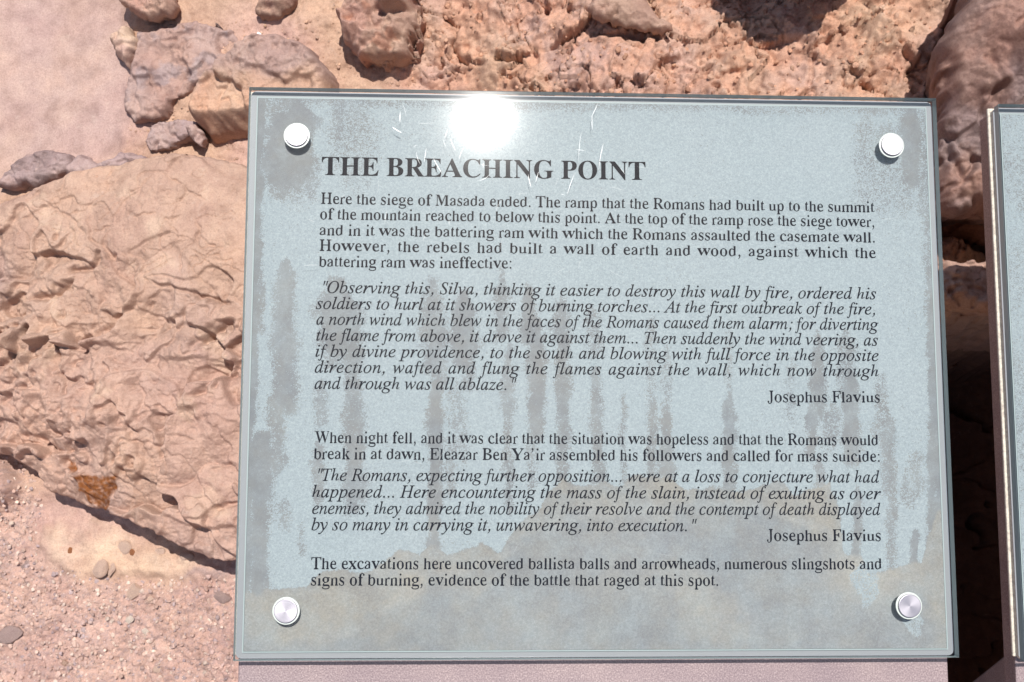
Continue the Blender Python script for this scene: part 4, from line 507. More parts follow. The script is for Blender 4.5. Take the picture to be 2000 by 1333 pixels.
def full(c, x): return np.broadcast_to(np.array(c, float), x.shape + (3,))
def sh_boulder(x, y, sd):
    low = smooth(.06, -.10, y + .25 * x + .05 * perlin(x * 9, y * 9, 3))      # the broken lower half
    fz = .15 + .85 * np.clip(smooth(-.05, .35, fbm(x, y, 5.5, 3, 777)) + .5 * smooth(-.52, -.68, x), 0, 1)
    left = smooth(-.42, -.62, x) * smooth(.06, -.02, y) * smooth(-.30, -.16, y)
    r = .010 * fbm(x, y, 5, 3, 21) + .0022 * fbm(x, y, 22, 4, 24) + .0006 * fbm(x, y, 90, 3, 27)
    r = r + low * (.0040 * fbm(x, y, 12, 4, 31) + .0010 * ridged(x * .7, y * 1.3, 40, 3, 33) + facets(x, y, 7, 38, 1.6, .5, .01, .05) * .38 + .11 * crackle(x, y, 10, 391, .03, .0) + fz * (.12 * crackle(x, y, 24, 392, .05, .05) + .10 * crackle(x, y, 55, 393, .08, .1)) + facets(x, y, 17, 30, 1.5, .55, .02, .12) * .36 * (.4 + .6 * fz) + facets(x, y, 48, 34, 1.2, .6, .03, .2) * .14 * fz)
    r = r + left * (facets(x, y, 15, 35, 1.4, .6, .06, .25, .8) * .55 + facets(x, y, 38, 36, 1.5, .7, .08, .35, .7) * .5)
    r = r + low * (terrace(x, y, 1.25, .060, .0070, 161, .5, .10) + terrace(x, y, 1.7, .026, .0022, 64, .45, .15)) + (1 - low) * (.05 * crackle(x, y, 8, 394, .012, .05) + .04 * crackle(x, y, 22, 395, .03, .2) +facets(x, y, 9, 37, .5, .5, .025, .05) * .25 + terrace(x, y, 1.0, .11, .0025, 67, .8, .08))
    r = r - .022 * smooth(-.02, -.32, y) - .03 * smooth(-.50, -.75, x) * low
    # a hollow under the large shelf in the middle and the one at the left
    return r
def ti_boulder(x, y, sd):
    t = mixt(full(TAN, x), PINK * .5 + TAN * .5, smooth(.05, -.18, y + .3 * perlin(x * 5, y * 5, 2)))
    t = mixt(t, LILAC * .95, smooth(.1, .7, fbm(x, y, 6, 3, 7)) * .3)
    t = mixt(t, MAUVE * 1.3, smooth(.015, -.02, np.hypot((x + .80) * .8, (y - .08) * 1.4) - .09) * .5)
    t = mixt(t, CREAM, smooth(.35, .75, fbm(x, y, 14, 5, 8)) * .45)
    st = np.zeros(x.shape)
    for pg in DATA['rust']:
        s_ = sdist(x + .004 * perlin(x * 110, y * 110, 5) + .002 * perlin(x * 300, y * 300, 5), y + .004 * perlin(x * 110, y * 110, 6), pg)
        st = np.maximum(st, smooth(-.002, .003, s_))
    return mixt(t, np.array((.235, .085, .028)), st * np.clip(.9 + .5 * fbm(x, y, 160, 2, 9), .35, 1))
rock('boulder', 'big tan boulder with a smooth top and cracked lower face, left of the sign', 'boulder', 'boulder', .0012, sh_boulder, ti_boulder, .120, R=.12, base=-.05, warp=.003, under=.05, cracks=DATA['cracks'], seed=500, mat=MAT_BOULDER, cr=(.0, .0))

def sh(amp=1., f1=14, f2=40, seed=0, fa=.3, fb=.3, sm=.004):
    return lambda x, y, sd: terrace(x, y, 1.4 + seed % 3 * .3, .05, .005 * amp, seed + 20, .8, .12) + sm * fbm(x, y, f1, 4, seed) + amp * (facets(x, y, f1 * 1.6, seed + 3, 1.4, .5, .08, .45) * fa + facets(x, y, f2, seed + 4, 1.4, .6, .1, .6) * fb) + .0006 * fbm(x, y, 140, 3, seed + 6)
def ti(a, b, seed=0, f=12, c=None, bias=0.):
    def g(x, y, sd):
        t = mixt(full(a, x), np.array(b), smooth(-.5, .6, fbm(x, y, f, 4, seed) + bias))
        if c is not None: t = mixt(t, np.array(c), smooth(.25, .6, fbm(x, y, f * 1.7, 4, seed + 5)) * .7)
        return t
    return g
rock('rock', 'dark mauve rock with pale streaks resting on the upper left edge of the boulder', 'rock', 'dark_mauve_rock', .0015, sh(.8, 22, 60, 11, .25, .3), ti(MAUVE * .95, MAUVE * 1.25, 12, 25, LILAC), .026, R=.014, seed=11, under=.0)
rock('rock', 'low mauve ridge of rock between the dark mauve rock and the boulder top', 'rock', 'ridge_rock', .0016, sh(.5, 22, 60, 13, .2, .2), ti(MAUVE * 1.35, LILAC * .9, 14, 20), .022, R=.012, seed=13, under=.0)
rock('rock', 'large flat mauve rock with blue grey patches at the edge of the smooth pink ground', 'rock', 'mauve_rock', .0016, lambda x, y, sd: sh(.9, 9, 30, 15, .4, .3)(x, y, sd) - .01 * smooth(.28, .42, y), ti(LILAC * .88, PINK * .82, 16, 11, (.34, .265, .26)), .022, R=.012, seed=15, under=.0)
rock('rock', 'small pale tan rock stuck to the left side of the flat mauve rock', 'rock', 'pale_rock', .0016, sh(.8, 16, 50, 17, .3, .2), ti(CREAM * .95, PINK, 18), .024, R=.012, seed=17, under=.0)
rock('rock', 'tan capping stone with a shaded underside above the flat mauve rock', 'rock', 'capping_stone', .0016, sh(1., 20, 50, 19, .4, .4), ti(TAN, BROWN * 1.5, 20, 14), .050, R=.012, seed=19, under=.015)
rock('rock', 'orange tan rock with a sharp front face behind the top left corner of the sign', 'rock', 'orange_rock', .0015, lambda x, y, sd: sh(.7, 8, 34, 23, .35, .22)(x, y, sd) - .042 * smooth(.328, .305, y - .12 * np.abs(x + .415) + .003 * perlin(x * 70, y * 70, 7)) + smooth(.375, .40, y) * (facets(x, y, 50, 24, 1.6, .6, .1, .6) * .4 + .006), lambda x, y, sd: mixt(ti(SAND * 1.02, ORANGE * .98, 24, 12)(x, y, sd), LILAC * .85, smooth(.365, .395, y + .02 * perlin(x * 30, y * 30, 5)) * .8), .066, R=.012, seed=23, warp=.003, under=.0, mat=MAT_BOULDER)
rock('stone', 'low orange stone with a cracked lower edge behind the boulder top, beside the sign corner', 'stone', 'low_orange_stone', .0015, sh(.5, 20, 50, 63, .2, .2), ti(SAND, ORANGE, 64), .042, R=.02, seed=63, under=.008)
rock('stone', 'small flat grey stone left of the orange rock with a shadow below it', 'stone', 'grey_stone', .0014, sh(.3, 20, 50, 25, .2, .2), ti(LILAC * .9, LILAC, 26), .03, R=.012, seed=25, warp=.002, under=.01)
rock('stone', 'low flat mauve slab in the sand between the orange rock and the boulder', 'stone', 'flat_mauve_stone', .0016, sh(.7, 14, 40, 27, .3, .2), ti(MAUVE * 1.4, LILAC * .9, 28, 16), .013, R=.01, seed=27, under=.0)
rock('stone', 'smooth brown stone at the top edge above the sandy patch', 'stone', 'brown_stone', .0016, sh(.6, 14, 40, 29, .3, .2), ti(BROWN * 1.4, TAN * .8, 30, 16), .034, R=.014, seed=29, under=.005)
rock('rock', 'rough rounded brown rock standing on sand above the sign, casting a small dark shadow', 'rock', 'round_rock', .0015, sh(1.1, 10, 40, 33, .7, .5, .006), ti(BROWN * 1.5, TAN * .9, 34, 16, RED), .085, R=.07, seed=33, warp=.006, under=.0, mat=MAT_BANK, cr=(.05, .12))
rock('rock', 'smooth tan wedge of stone wedged in the rough bank above the middle of the sign', 'rock', 'slab_rock', .0015, sh(.25, 12, 30, 35, .2, .15), ti(TAN * .85, BROWN * 1.4, 36, 10), .125, R=.03, seed=35, under=.04, base=.0)
rock('rock', 'bulging reddish overhang with a wide shadow below it in the rough bank', 'rock', 'overhang_rock', .0016, sh(1., 14, 38, 37, .4, .35), ti(RED, BROWN * 1.5, 38, 12), .25, R=.06, seed=37, warp=.006, under=.05, mat=MAT_BANK, base=.06)
def sh_block(x, y, sd):
    r = facets(x, y, 6, 47, 1.7, .35, .01, .06) * .5 + facets(x, y, 14, 48, 1.6, .4, .01, .08) * .4 + facets(x * .8 + y * .3, y, 34, 49, 1.4, .4, .03, .15) * .3
    r = r + .20 * crackle(x, y, 8, 491, .03, -.1) + .18 * crackle(x, y, 19, 492, .05, -.05) + .14 * crackle(x, y, 48, 493, .08, 0)
    r = r + terrace(x, y, 2.1, .075, .009, 153, .5, .08) + terrace(x, y, 1.3, .034, .004, 156, .45, .10) + .0016 * fbm(x, y, 45, 4, 51)
    return r - .04 * smooth(.30, .14, y)
rock('block', 'big purplish brown fractured block of rock at the top right above the dark gap', 'rock', 'block', .0015, sh_block, ti(MAUVE * .92, BROWN * 1.12, 50, 9, PINK * .68), .325, R=.02, seed=45, warp=.006, under=.03, base=-.05, mat=MAT_BANK, cracks=DATA['block_cracks'], cr=(0, 0))
rock('ledge', 'dark layered rock under the purplish block in the gap between the two signs', 'rock', 'layer_rock', .0018, lambda x, y, sd: .01 * np.round(3 * fbm(x * .3, y, 30, 3, 55)) / 2 + .004 * fbm(x, y, 30, 3, 57), ti(BROWN, RED * .9, 56, 12), .055, R=.03, seed=55, base=-.1)
rock('ledge', 'sunlit pinkish tan ledge of rock in the gap between the two signs', 'rock', 'ledge_rock', .0015, lambda x, y, sd: .006 * fbm(x, y, 10, 4, 59) + facets(x, y, 26, 60, 1.2, .6, .1, .4) * smooth(.16, .08, y + .6 * (x - .64)) * .7 - .02 * smooth(.12, .07, y), ti(PINK * .95, TAN * .95, 58, 8), .240, R=.03, seed=59, base=-.3, under=.05)

# ------------------------------------------------------------------ loose stones
def stone_mesh(name, rnd, sub=2, flat=.5, ang=.35, mat=None, tint=(.5, .4, .3)):
    bm = bmesh.new(); bmesh.ops.create_icosphere(bm, subdivisions=sub, radius=.5)
    pl = [Vector((rnd.uniform(-1, 1), rnd.uniform(-1, 1), rnd.uniform(-1, 1))).normalized() for _ in range(9)]
    of = [rnd.uniform(.26, .42) for _ in pl]
    for vv in bm.verts:
        for n_, d_ in zip(pl, of):
            k = vv.co.dot(n_) - d_
            if k > 0: vv.co -= n_ * k
        vv.co *= 1 + rnd.uniform(-.03, .03)
        vv.co.z *= flat
    me = bpy.data.meshes.new(name); bm.to_mesh(me); bm.free()
    at = me.color_attributes.new('tint', 'FLOAT_COLOR', 'POINT')
    at.data.foreach_set('color', np.tile((*tint, 1), len(me.vertices)).astype(np.float32))
    me.materials.append(mat or MAT_ROCK)
    return me
SBASIS = Matrix((SU, SV, SN)).transposed()
COL = dict(cream=(.66, .47, .37), mauve=(.42, .30, .27), white=(.72, .60, .50), tan=(.5, .33, .25), red=(.36, .15, .07), dark=(.09, .07, .07))
for i, (lab, uu, vv, w_, h_, c_) in enumerate(DATA['stones']):
    rnd = random.Random(i * 7 + 3)
    me = stone_mesh('stone', rnd, 3, .55, mat=MAT_ROCK, tint=COL[c_])
    o = link(bpy.data.objects.new('stone', me))
    hh = .095 if 'reddish pebble' in lab and False else ground_h(uu, vv)
    pos = SO + uu * SU + vv * SV + (hh + .12 * min(w_, h_)) * SN
    o.matrix_world = Matrix.Translation(Vector(pos)) @ (SBASIS @ Matrix.Rotation(rnd.uniform(-.25, .25), 3, 'Z')).to_4x4() @ Matrix.Diagonal((w_ * 1.25, h_ * 1.25, min(w_, h_) * 1.1, 1))
    tag(o, lab, 'stone', 'loose stones lying on the gravel' if i < 16 else 'loose stones on the sand')
def scatter(name, label, n, poly, smin, smax, cols, seed, mat):
    """uncountable grit: thousands of small angular stones in one mesh"""
    rs = np.random.RandomState(seed)
    A = np.array(poly); lo = np.maximum(A.min(0), (-.86, -.60)); hi = np.minimum(A.max(0), (.85, .60))
    pts = rs.uniform(lo, hi, (n * 3, 2)); sd_ = sdist(pts[:, 0], pts[:, 1], poly)
    # gravel hidden behind the sign is thinned, none grows on the boulder
    bo = sdist(pts[:, 0], pts[:, 1], DATA['rock']['boulder']['o'])
    pts = pts[(sd_ > -.01 * rs.rand(len(pts))) & (bo < -.012) & (pts[:, 0] < .9)][:n]
    t0 = (1 + 5 ** .5) / 2
    iv = np.array([(-1, t0, 0), (1, t0, 0), (-1, -t0, 0), (1, -t0, 0), (0, -1, t0), (0, 1, t0), (0, -1, -t0), (0, 1, -t0), (t0, 0, -1), (t0, 0, 1), (-t0, 0, -1), (-t0, 0, 1)]) / 1.9 * .5
    it = np.array([(0, 11, 5), (0, 5, 1), (0, 1, 7), (0, 7, 10), (0, 10, 11), (1, 5, 9), (5, 11, 4), (11, 10, 2), (10, 7, 6), (7, 1, 8), (3, 9, 4), (3, 4, 2), (3, 2, 6), (3, 6, 8), (3, 8, 9), (4, 9, 5), (2, 4, 11), (6, 2, 10), (8, 6, 7), (9, 8, 1)])
    m = len(pts)
    s = smin + (smax - smin) * rs.rand(m) ** 5
    ang = rs.rand(m) * 6.28
    L = iv[None] * (1 + .55 * (rs.rand(m, 12, 3) - .5)) * (s[:, None, None] * np.stack([np.ones(m), .6 + .4 * rs.rand(m), .35 + .35 * rs.rand(m)], 1)[:, None, :])
    tl = (rs.rand(m) - .5) * .9
    Lx = L[..., 0] * np.cos(tl)[:, None] - L[..., 2] * np.sin(tl)[:, None]; Lz = L[..., 0] * np.sin(tl)[:, None] + L[..., 2] * np.cos(tl)[:, None]
    gx = Lx * np.cos(ang)[:, None] - L[..., 1] * np.sin(ang)[:, None] + pts[:, :1]; gy = Lx * np.sin(ang)[:, None] + L[..., 1] * np.cos(ang)[:, None] + pts[:, 1:]
    ii = np.clip(np.searchsorted(VA, pts[:, 1]), 0, ny - 1); jj = np.clip(np.searchsorted(UA, pts[:, 0]), 0, nx - 1)
    gz = Lz + (H[ii, jj] + s * .12)[:, None]
    co = slope(gx.ravel(), gy.ravel(), gz.ravel())
    q = (it[None] + (np.arange(m) * 12)[:, None, None]).reshape(-1, 3)
    cc = np.array(cols)[rs.randint(0, len(cols), m)] * (.8 + .4 * rs.rand(m, 1))
    me = from_arrays(name, co, q, mat, np.repeat(cc, 12, 0), smoothed=False)
    tag(link(bpy.data.objects.new(name, me)), label, None, None, 'stuff')
scatter('gravel', 'fine pink and grey gravel on the ground left of the sign', 15000, REG['gravel'], .0015, .0085, [(.52, .36, .30), (.54, .38, .31), (.45, .32, .28), (.38, .29, .28), (.60, .47, .39), (.49, .33, .27)], 3, MAT_ROCK)
scatter('rubble', 'small earth clods on the rough bank above the sign', 4500, REG['bank'], .002, .011, [(.48, .27, .18), (.50, .30, .21), (.40, .22, .15), (.45, .28, .2)], 5, MAT_BANK)
scatter('grit', 'scattered grit on the sand between the rocks', 900, REG['midsand'], .002, .007, [(.5, .32, .22), (.52, .36, .27), (.42, .27, .2)], 6, MAT_ROCK)
# white scrap lying on the sand
bm = bmesh.new()
rnd = random.Random(4)
vs_ = [bm.verts.new((.0055 * math.cos(a) * rnd.uniform(.6, 1.1), .0045 * math.sin(a) * rnd.uniform(.6, 1.1), rnd.uniform(0, .0025))) for a in np.linspace(0, 6.28, 8)[:-1]]
f_ = bm.faces.new(vs_)
ex = bmesh.ops.extrude_face_region(bm, geom=[f_])
for e_ in ex['geom']:
    if isinstance(e_, bmesh.types.BMVert): e_.co.z += .0012
m_, nt_, p_ = newmat('white_paper'); p_.inputs['Base Color'].default_value = (.82, .82, .82, 1); p_.inputs['Roughness'].default_value = .8
o = obj('paper_scrap', bm, m_)
uu, vv = DATA['scrap']
o.matrix_world = Matrix.Translation(Vector(SO + uu * SU + vv * SV + (ground_h(uu, vv) + .004) * SN)) @ SBASIS.to_4x4()
tag(o, 'tiny crumpled white scrap on the sand right of the flat mauve rock', 'litter')

# ------------------------------------------------------------------ sign materials
def glass_material(name, tint, sharp, broad):
    m = bpy.data.materials.new(name); m.use_nodes = True; nt = m.node_tree; nt.nodes.clear()
    out = N(nt, 'ShaderNodeOutputMaterial'); mix = N(nt, 'ShaderNodeMixShader'); tr = N(nt, 'ShaderNodeBsdfTransparent')
    g1 = N(nt, 'ShaderNodeBsdfGlossy'); g2 = N(nt, 'ShaderNodeBsdfGlossy'); gm = N(nt, 'ShaderNodeMixShader'); fr = N(nt, 'ShaderNodeFresnel')
    tr.inputs[0].default_value = (*tint, 1); g1.inputs['Roughness'].default_value = sharp; g2.inputs['Roughness'].default_value = broad
    tc = N(nt, 'ShaderNodeTexCoord').outputs['Object']
    mp = N(nt, 'ShaderNodeMapping'); mp.inputs['Scale'].default_value = (60, 900, 1); mp.inputs['Rotation'].default_value = (0, 0, 1.0)
    nt.links.new(tc, mp.inputs[0])
    mp2 = N(nt, 'ShaderNodeMapping'); mp2.inputs['Scale'].default_value = (1100, 70, 1); mp2.inputs['Rotation'].default_value = (0, 0, .35)
    nt.links.new(tc, mp2.inputs[0])
    a = noise(nt, mp.outputs[0], 1, 3, .7); b = noise(nt, mp2.outputs[0], 1, 3, .7); c = noise(nt, tc, 1500, 3, .7)
    ad = N(nt, 'ShaderNodeMath', operation='ADD'); nt.links.new(a, ad.inputs[0]); nt.links.new(b, ad.inputs[1])
    ad2 = N(nt, 'ShaderNodeMath', operation='ADD'); nt.links.new(ad.outputs[0], ad2.inputs[0]); nt.links.new(c, ad2.inputs[1])
    bu = N(nt, 'ShaderNodeBump'); bu.inputs['Distance'].default_value = .000006; bu.inputs['Strength'].default_value = .8
    nt.links.new(ad2.outputs[0], bu.inputs['Height'])
    nt.links.new(bu.outputs[0], g2.inputs['Normal'])
    gm.inputs[0].default_value = .975
    fr.inputs[0].default_value = 1.4
    L = nt.links.new
    L(g2.outputs[0], gm.inputs[1]); L(g1.outputs[0], gm.inputs[2]); L(fr.outputs[0], mix.inputs[0]); L(tr.outputs[0], mix.inputs[1]); L(gm.outputs[0], mix.inputs[2]); L(mix.outputs[0], out.inputs[0])
    return m
MAT_GLASS = glass_material('dusty_glass', (.94, .96, .958), .016, .105)
def edge_material():
    m = bpy.data.materials.new('glass_edge'); m.use_nodes = True; nt = m.node_tree; nt.nodes.clear()
    out = N(nt, 'ShaderNodeOutputMaterial'); tr = N(nt, 'ShaderNodeBsdfTransparent'); tr.inputs[0].default_value = (.5, .6, .6, 1)
    p = N(nt, 'ShaderNodeBsdfPrincipled'); p.inputs['Base Color'].default_value = (.22, .28, .29, 1); p.inputs['Roughness'].default_value = .3
    mx = N(nt, 'ShaderNodeMixShader'); mx.inputs[0].default_value = .85
    nt.links.new(tr.outputs[0], mx.inputs[1]); nt.links.new(p.outputs[0], mx.inputs[2]); nt.links.new(mx.outputs[0], out.inputs[0])
    return m
MAT_EDGE = edge_material()

def film_material():
    m, nt, p = newmat('weathered_print_film')
    tc = N(nt, 'ShaderNodeTexCoord').outputs['Object']
    at = N(nt, 'ShaderNodeAttribute', attribute_name='tint')
    sep = N(nt, 'ShaderNodeSeparateColor'); nt.links.new(at.outputs['Color'], sep.inputs[0])
    mask, dust_refl, fine = sep.outputs[0], sep.outputs[1], sep.outputs[2]
    n1 = noise(nt, tc, 900, 3, .65); n2 = noise(nt, tc, 260, 4, .7)
    s = N(nt, 'ShaderNodeMath', operation='MULTIPLY_ADD'); nt.links.new(n1, s.inputs[0]); s.inputs[1].default_value = 2.2; s.inputs[2].default_value = -1.1
    s2 = N(nt, 'ShaderNodeMath', operation='MULTIPLY_ADD'); nt.links.new(n2, s2.inputs[0]); s2.inputs[1].default_value = 1.0; s2.inputs[2].default_value = -.5
    a = N(nt, 'ShaderNodeMath', operation='ADD'); nt.links.new(s.outputs[0], a.inputs[0]); nt.links.new(s2.outputs[0], a.inputs[1])
    b = N(nt, 'ShaderNodeMath', operation='ADD'); nt.links.new(a.outputs[0], b.inputs[0]); nt.links.new(mask, b.inputs[1])
    mk = ramp(nt, b.outputs[0], [(.46, (0, 0, 0)), (.54, (1, 1, 1))])
    grain = noise(nt, tc, 620, 3, .85)
    big = noise(nt, tc, 14, 3, .5)
    blue = mixc(nt, big, (.292, .334, .354), (.318, .352, .370))
    blue = mixc(nt, 1.0, blue, ramp(nt, grain, [(.3, (.80, .81, .83)), (.5, (1, 1, 1)), (.68, (1.25, 1.24, 1.22))]), 'MULTIPLY')
    grey = mixc(nt, dust_refl, (.204, .210, .217), (.256, .246, .228))
    mot = noise(nt, tc, 26, 6, .7)
    grey = mixc(nt, 1.0, grey, ramp(nt, mot, [(.3, (.90, .91, .95)), (.7, (1.10, 1.06, 1.0))]), 'MULTIPLY')
    grey = mixc(nt, fine, grey, mixc(nt, 1.0, grey, ramp(nt, grain, [(.3, (.80, .79, .79)), (.5, (1, 1, 1)), (.68, (1.25, 1.24, 1.22))]), 'MULTIPLY'))
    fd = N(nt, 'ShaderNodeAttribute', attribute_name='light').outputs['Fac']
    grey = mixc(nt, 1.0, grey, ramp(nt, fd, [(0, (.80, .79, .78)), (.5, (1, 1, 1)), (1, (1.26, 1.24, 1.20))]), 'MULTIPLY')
    tl = N(nt, 'ShaderNodeMath', operation='MULTIPLY'); nt.links.new(mk, tl.inputs[0]); nt.links.new(ramp(nt, noise(nt, tc, 45, 4, .6), [(.32, (.58, .58, .58)), (.60, (.95, .95, .95))]), tl.inputs[1])
    c = mixc(nt, tl.outputs[0], blue, grey)
    nt.links.new(c, p.inputs['Base Color'])
    p.inputs['Roughness'].default_value = .8
    p.inputs['Specular IOR Level'].default_value = .0
    return m
MAT_FILM = film_material()
def simple(name, col, rough=.5, metal=0., spec=.5):
    m, nt, p = newmat(name); p.inputs['Base Color'].default_value = (*col, 1); p.inputs['Roughness'].default_value = rough
    p.inputs['Metallic'].default_value = metal; p.inputs['Specular IOR Level'].default_value = spec
    return m, nt, p
MAT_INK, nt, p = simple('black_ink', (.018, .017, .022), .8, 0., 0.)
tc = N(nt, 'ShaderNodeTexCoord').outputs['Object']
nt.links.new(ramp(nt, noise(nt, tc, 900, 3, .7), [(.45, (.006, .006, .009)), (.70, (.014, .014, .018)), (.80, (.09, .095, .10))]), p.inputs['Base Color'])
def painted_metal():
    m, nt, p = newmat('pink_brown_steel')
    tc = N(nt, 'ShaderNodeTexCoord').outputs['Object']
    c = ramp(nt, noise(nt, tc, 700, 4, .7), [(.3, (.16, .118, .124)), (.5, (.25, .19, .195)), (.62, (.34, .27, .265)), (.75, (.54, .44, .41))])
    c = mixc(nt, 1.0, c, ramp(nt, noise(nt, tc, 18, 5, .6), [(.3, (.85, .82, .85)), (.7, (1.1, 1.08, 1.05))]), 'MULTIPLY')
    nt.links.new(c, p.inputs['Base Color']); p.inputs['Roughness'].default_value = .55; p.inputs['Metallic'].default_value = .15
    b = N(nt, 'ShaderNodeBump'); b.inputs['Distance'].default_value = .0004; nt.links.new(noise(nt, tc, 500, 4, .7), b.inputs['Height']); nt.links.new(b.outputs[0], p.inputs['Normal'])
    return m
MAT_STEEL = painted_metal()
MAT_CREAM, nt, p = simple('cream_edge', (.60, .53, .44), .8)
tc = N(nt, 'ShaderNodeTexCoord').outputs['Object']
nt.links.new(ramp(nt, noise(nt, tc, 260, 4, .7), [(.3, (.36, .31, .26)), (.6, (.66, .60, .50))]), p.inputs['Base Color'])
MAT_BACK, nt, p = simple('shaded_back_grey', (.25, .255, .27), .5)  # grey stands in for shade on the backing behind the clear glass border
MAT_BORDER, nt, p = simple('pale_film_edge', (.34, .40, .40), .6)
MAT_WASH, nt, p = simple('clear_washer', (.52, .56, .52), .4)
MAT_GREYDIRT, nt, p = simple('scratch_white', (.42, .44, .44), .3)
def brushed():
    m, nt, p = newmat('brushed_aluminium')
    p.inputs['Base Color'].default_value = (.33, .315, .345, 1); p.inputs['Metallic'].default_value = 1; p.inputs['Roughness'].default_value = .42
    p.inputs['Anisotropic'].default_value = .3
    tg = N(nt, 'ShaderNodeTangent', direction_type='RADIAL', axis='Z'); nt.links.new(tg.outputs[0], p.inputs['Tangent'])
    tc = N(nt, 'ShaderNodeTexCoord').outputs['Object']
    ln = N(nt, 'ShaderNodeVectorMath', operation='LENGTH'); nt.links.new(tc, ln.inputs[0])
    cb = N(nt, 'ShaderNodeCombineXYZ'); nt.links.new(ln.outputs['Value'], cb.inputs[0])
    b = N(nt, 'ShaderNodeBump'); b.inputs['Distance'].default_value = .00004; nt.links.new(noise(nt, cb.outputs[0], 3500, 2, .7), b.inputs['Height'])
    nt.links.new(b.outputs[0], p.inputs['Normal'])
    return m
MAT_ALU = brushed()

# ------------------------------------------------------------------ the sign (plate frame: x right, y up, z towards the reader; origin at the lower left front corner of the glass)
PW, PH, GT = .625, DATA['plate_h'], .010
PM = Matrix((DATA['plate_x'], DATA['plate_y'], DATA['plate_z'])).transposed().to_4x4()
PM.translation = Vector(DATA['plate_o'])
INSET = .0068
def film_mesh(name, x_, y_, runs=True):
    ny_, nx_ = y_.shape
    mask = np.full(x_.shape, .12); dust_refl = np.zeros(x_.shape); fine = np.full(x_.shape, .25)
    wx = x_ + .0020 * fbm(x_, y_, 60, 4, 401); wy = y_ + .010 * fbm(x_, y_, 25, 4, 402) 
    fr1 = fbm(x_, y_ * .6, 150, 3, 410)
    if runs:
        for (ax, ay, bx, by, hw, k) in DATA['runs']:
            ex_, ey_ = bx - ax, by - ay; ll = math.hypot(ex_, ey_)
            t_ = np.clip(((wx - ax) * ex_ + (wy - ay) * ey_) / ll ** 2, 0, 1)
            dd = np.hypot(wx - ax - t_ * ex_, (wy - ay - t_ * ey_) * .6)
            hw_ = hw * 1.05 * (1 + .45 * perlin(x_ * 0 + ax * 50, y_ * 45, 5)) * np.clip(.35 + 3 * (t_ + .02), 0, 1)
            mask = np.maximum(mask, k * smooth(hw_ * 1.45 + .0030, hw_ * .25, dd + .0018 * fr1))
        # dry lower zone
        B = np.array(DATA['dry']); line = np.interp(wx, B[:, 0], B[:, 1])
        dz = line - (y_ + .003 * fbm(x_, y_, 60, 3, 403))
        low = smooth(-.0025, .002, dz)
        mask = np.maximum(mask, low * 1.0)
        dust_refl = smooth(-.01, .03, dz + .03 * fbm(x_, y_, 8, 3, 404)) * smooth(-.4, .3, fbm(x_, y_, 9, 4, 405) + .35)
        arc = y_ - (.155 - 1.15 * (x_ - .33) ** 2)
        dust_refl = dust_refl * (.35 + .65 * smooth(-.02, .02, arc)) ; dust_refl = dust_refl * (1 - .55 * smooth(.02, -.05, arc))
        fine = np.maximum(fine, low * .9)
        for (sx_, sy_, r_) in DATA['clear_spots']:
            dd = np.hypot((x_ - sx_), (y_ - sy_) * .6) + .006 * fbm(x_, y_, 50, 3, 406)
            mask = mask * (1 - .62 * smooth(r_, r_ * .6, dd))
    e = np.minimum(np.minimum(x_ - INSET, PW - INSET - x_), np.minimum(y_ - INSET, PH - INSET - y_))
    eb = e + .003 * fbm(x_, y_, 40, 4, 407)
    sidee = np.minimum(x_ - INSET, PW - INSET - x_) + .003 * fbm(x_, y_, 40, 4, 408)
    mask = np.maximum(mask, .95 * smooth(.0085, .003, sidee) * (1 if not runs else np.where(x_ > .5, smooth(.42, .30, y_), 1)))
    mask = np.maximum(mask, .52 * smooth(.014, .002, eb))
    mask = mask + .10 * fbm(x_, y_, 9, 3, 409)
    if not runs: mask = .36 + .25 * fbm(x_, y_, 14, 3, 411); fine[:] = .2
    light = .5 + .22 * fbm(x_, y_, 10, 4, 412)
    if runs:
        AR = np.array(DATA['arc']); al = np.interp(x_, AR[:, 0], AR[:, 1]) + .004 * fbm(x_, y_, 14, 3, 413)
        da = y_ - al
        light = light + low * (.16 + .42 * np.exp(-(da / .0045) ** 2) * smooth(-.3, .5, fbm(x_, y_, 18, 2, 414) + .2) - .10 * smooth(.002, .012, da) + .10 * smooth(0, -.03, da))  # lighter band along the arc paints a reflection into the film colour
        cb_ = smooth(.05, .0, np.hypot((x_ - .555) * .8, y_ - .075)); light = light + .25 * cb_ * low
        dust_refl = np.clip(dust_refl * .4 + .75 * smooth(.0, .012, da) * low + .8 * cb_ * low + .45 * low * smooth(.1, .5, fbm(x_, y_, 12, 4, 415)), 0, 1)  # warm tone carries dust and the painted reflection above the arc
    idx_ = np.arange(ny_ * nx_).reshape(ny_, nx_)
    q_ = np.stack([idx_[:-1, :-1], idx_[:-1, 1:], idx_[1:, 1:], idx_[1:, :-1]], -1).reshape(-1, 4)
    co_ = np.stack([x_, y_, np.full(x_.shape, -GT - .0004)], -1).reshape(-1, 3)
    me_ = from_arrays(name, co_, q_, MAT_FILM, np.clip(np.stack([mask, dust_refl, fine], -1), 0, 1).reshape(-1, 3), False)
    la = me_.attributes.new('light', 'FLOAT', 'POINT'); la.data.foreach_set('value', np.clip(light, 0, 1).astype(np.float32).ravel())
    return me_

def cylinder(bm, r, z0, z1, n=48, bev=0.0, r_in=None):
    c = bmesh.ops.create_cone(bm, cap_ends=True, cap_tris=False, segments=n, radius1=r, radius2=r, depth=z1 - z0)
    for v_ in c['verts']: v_.co.z += (z0 + z1) / 2
    if bev:
        top = [e for e in bm.edges if e.is_valid and abs(e.verts[0].co.z - z1) < 1e-6 and abs(e.verts[1].co.z - z1) < 1e-6]
        bmesh.ops.bevel(bm, geom=top, offset=bev, segments=3, affect='EDGES', profile=.5)

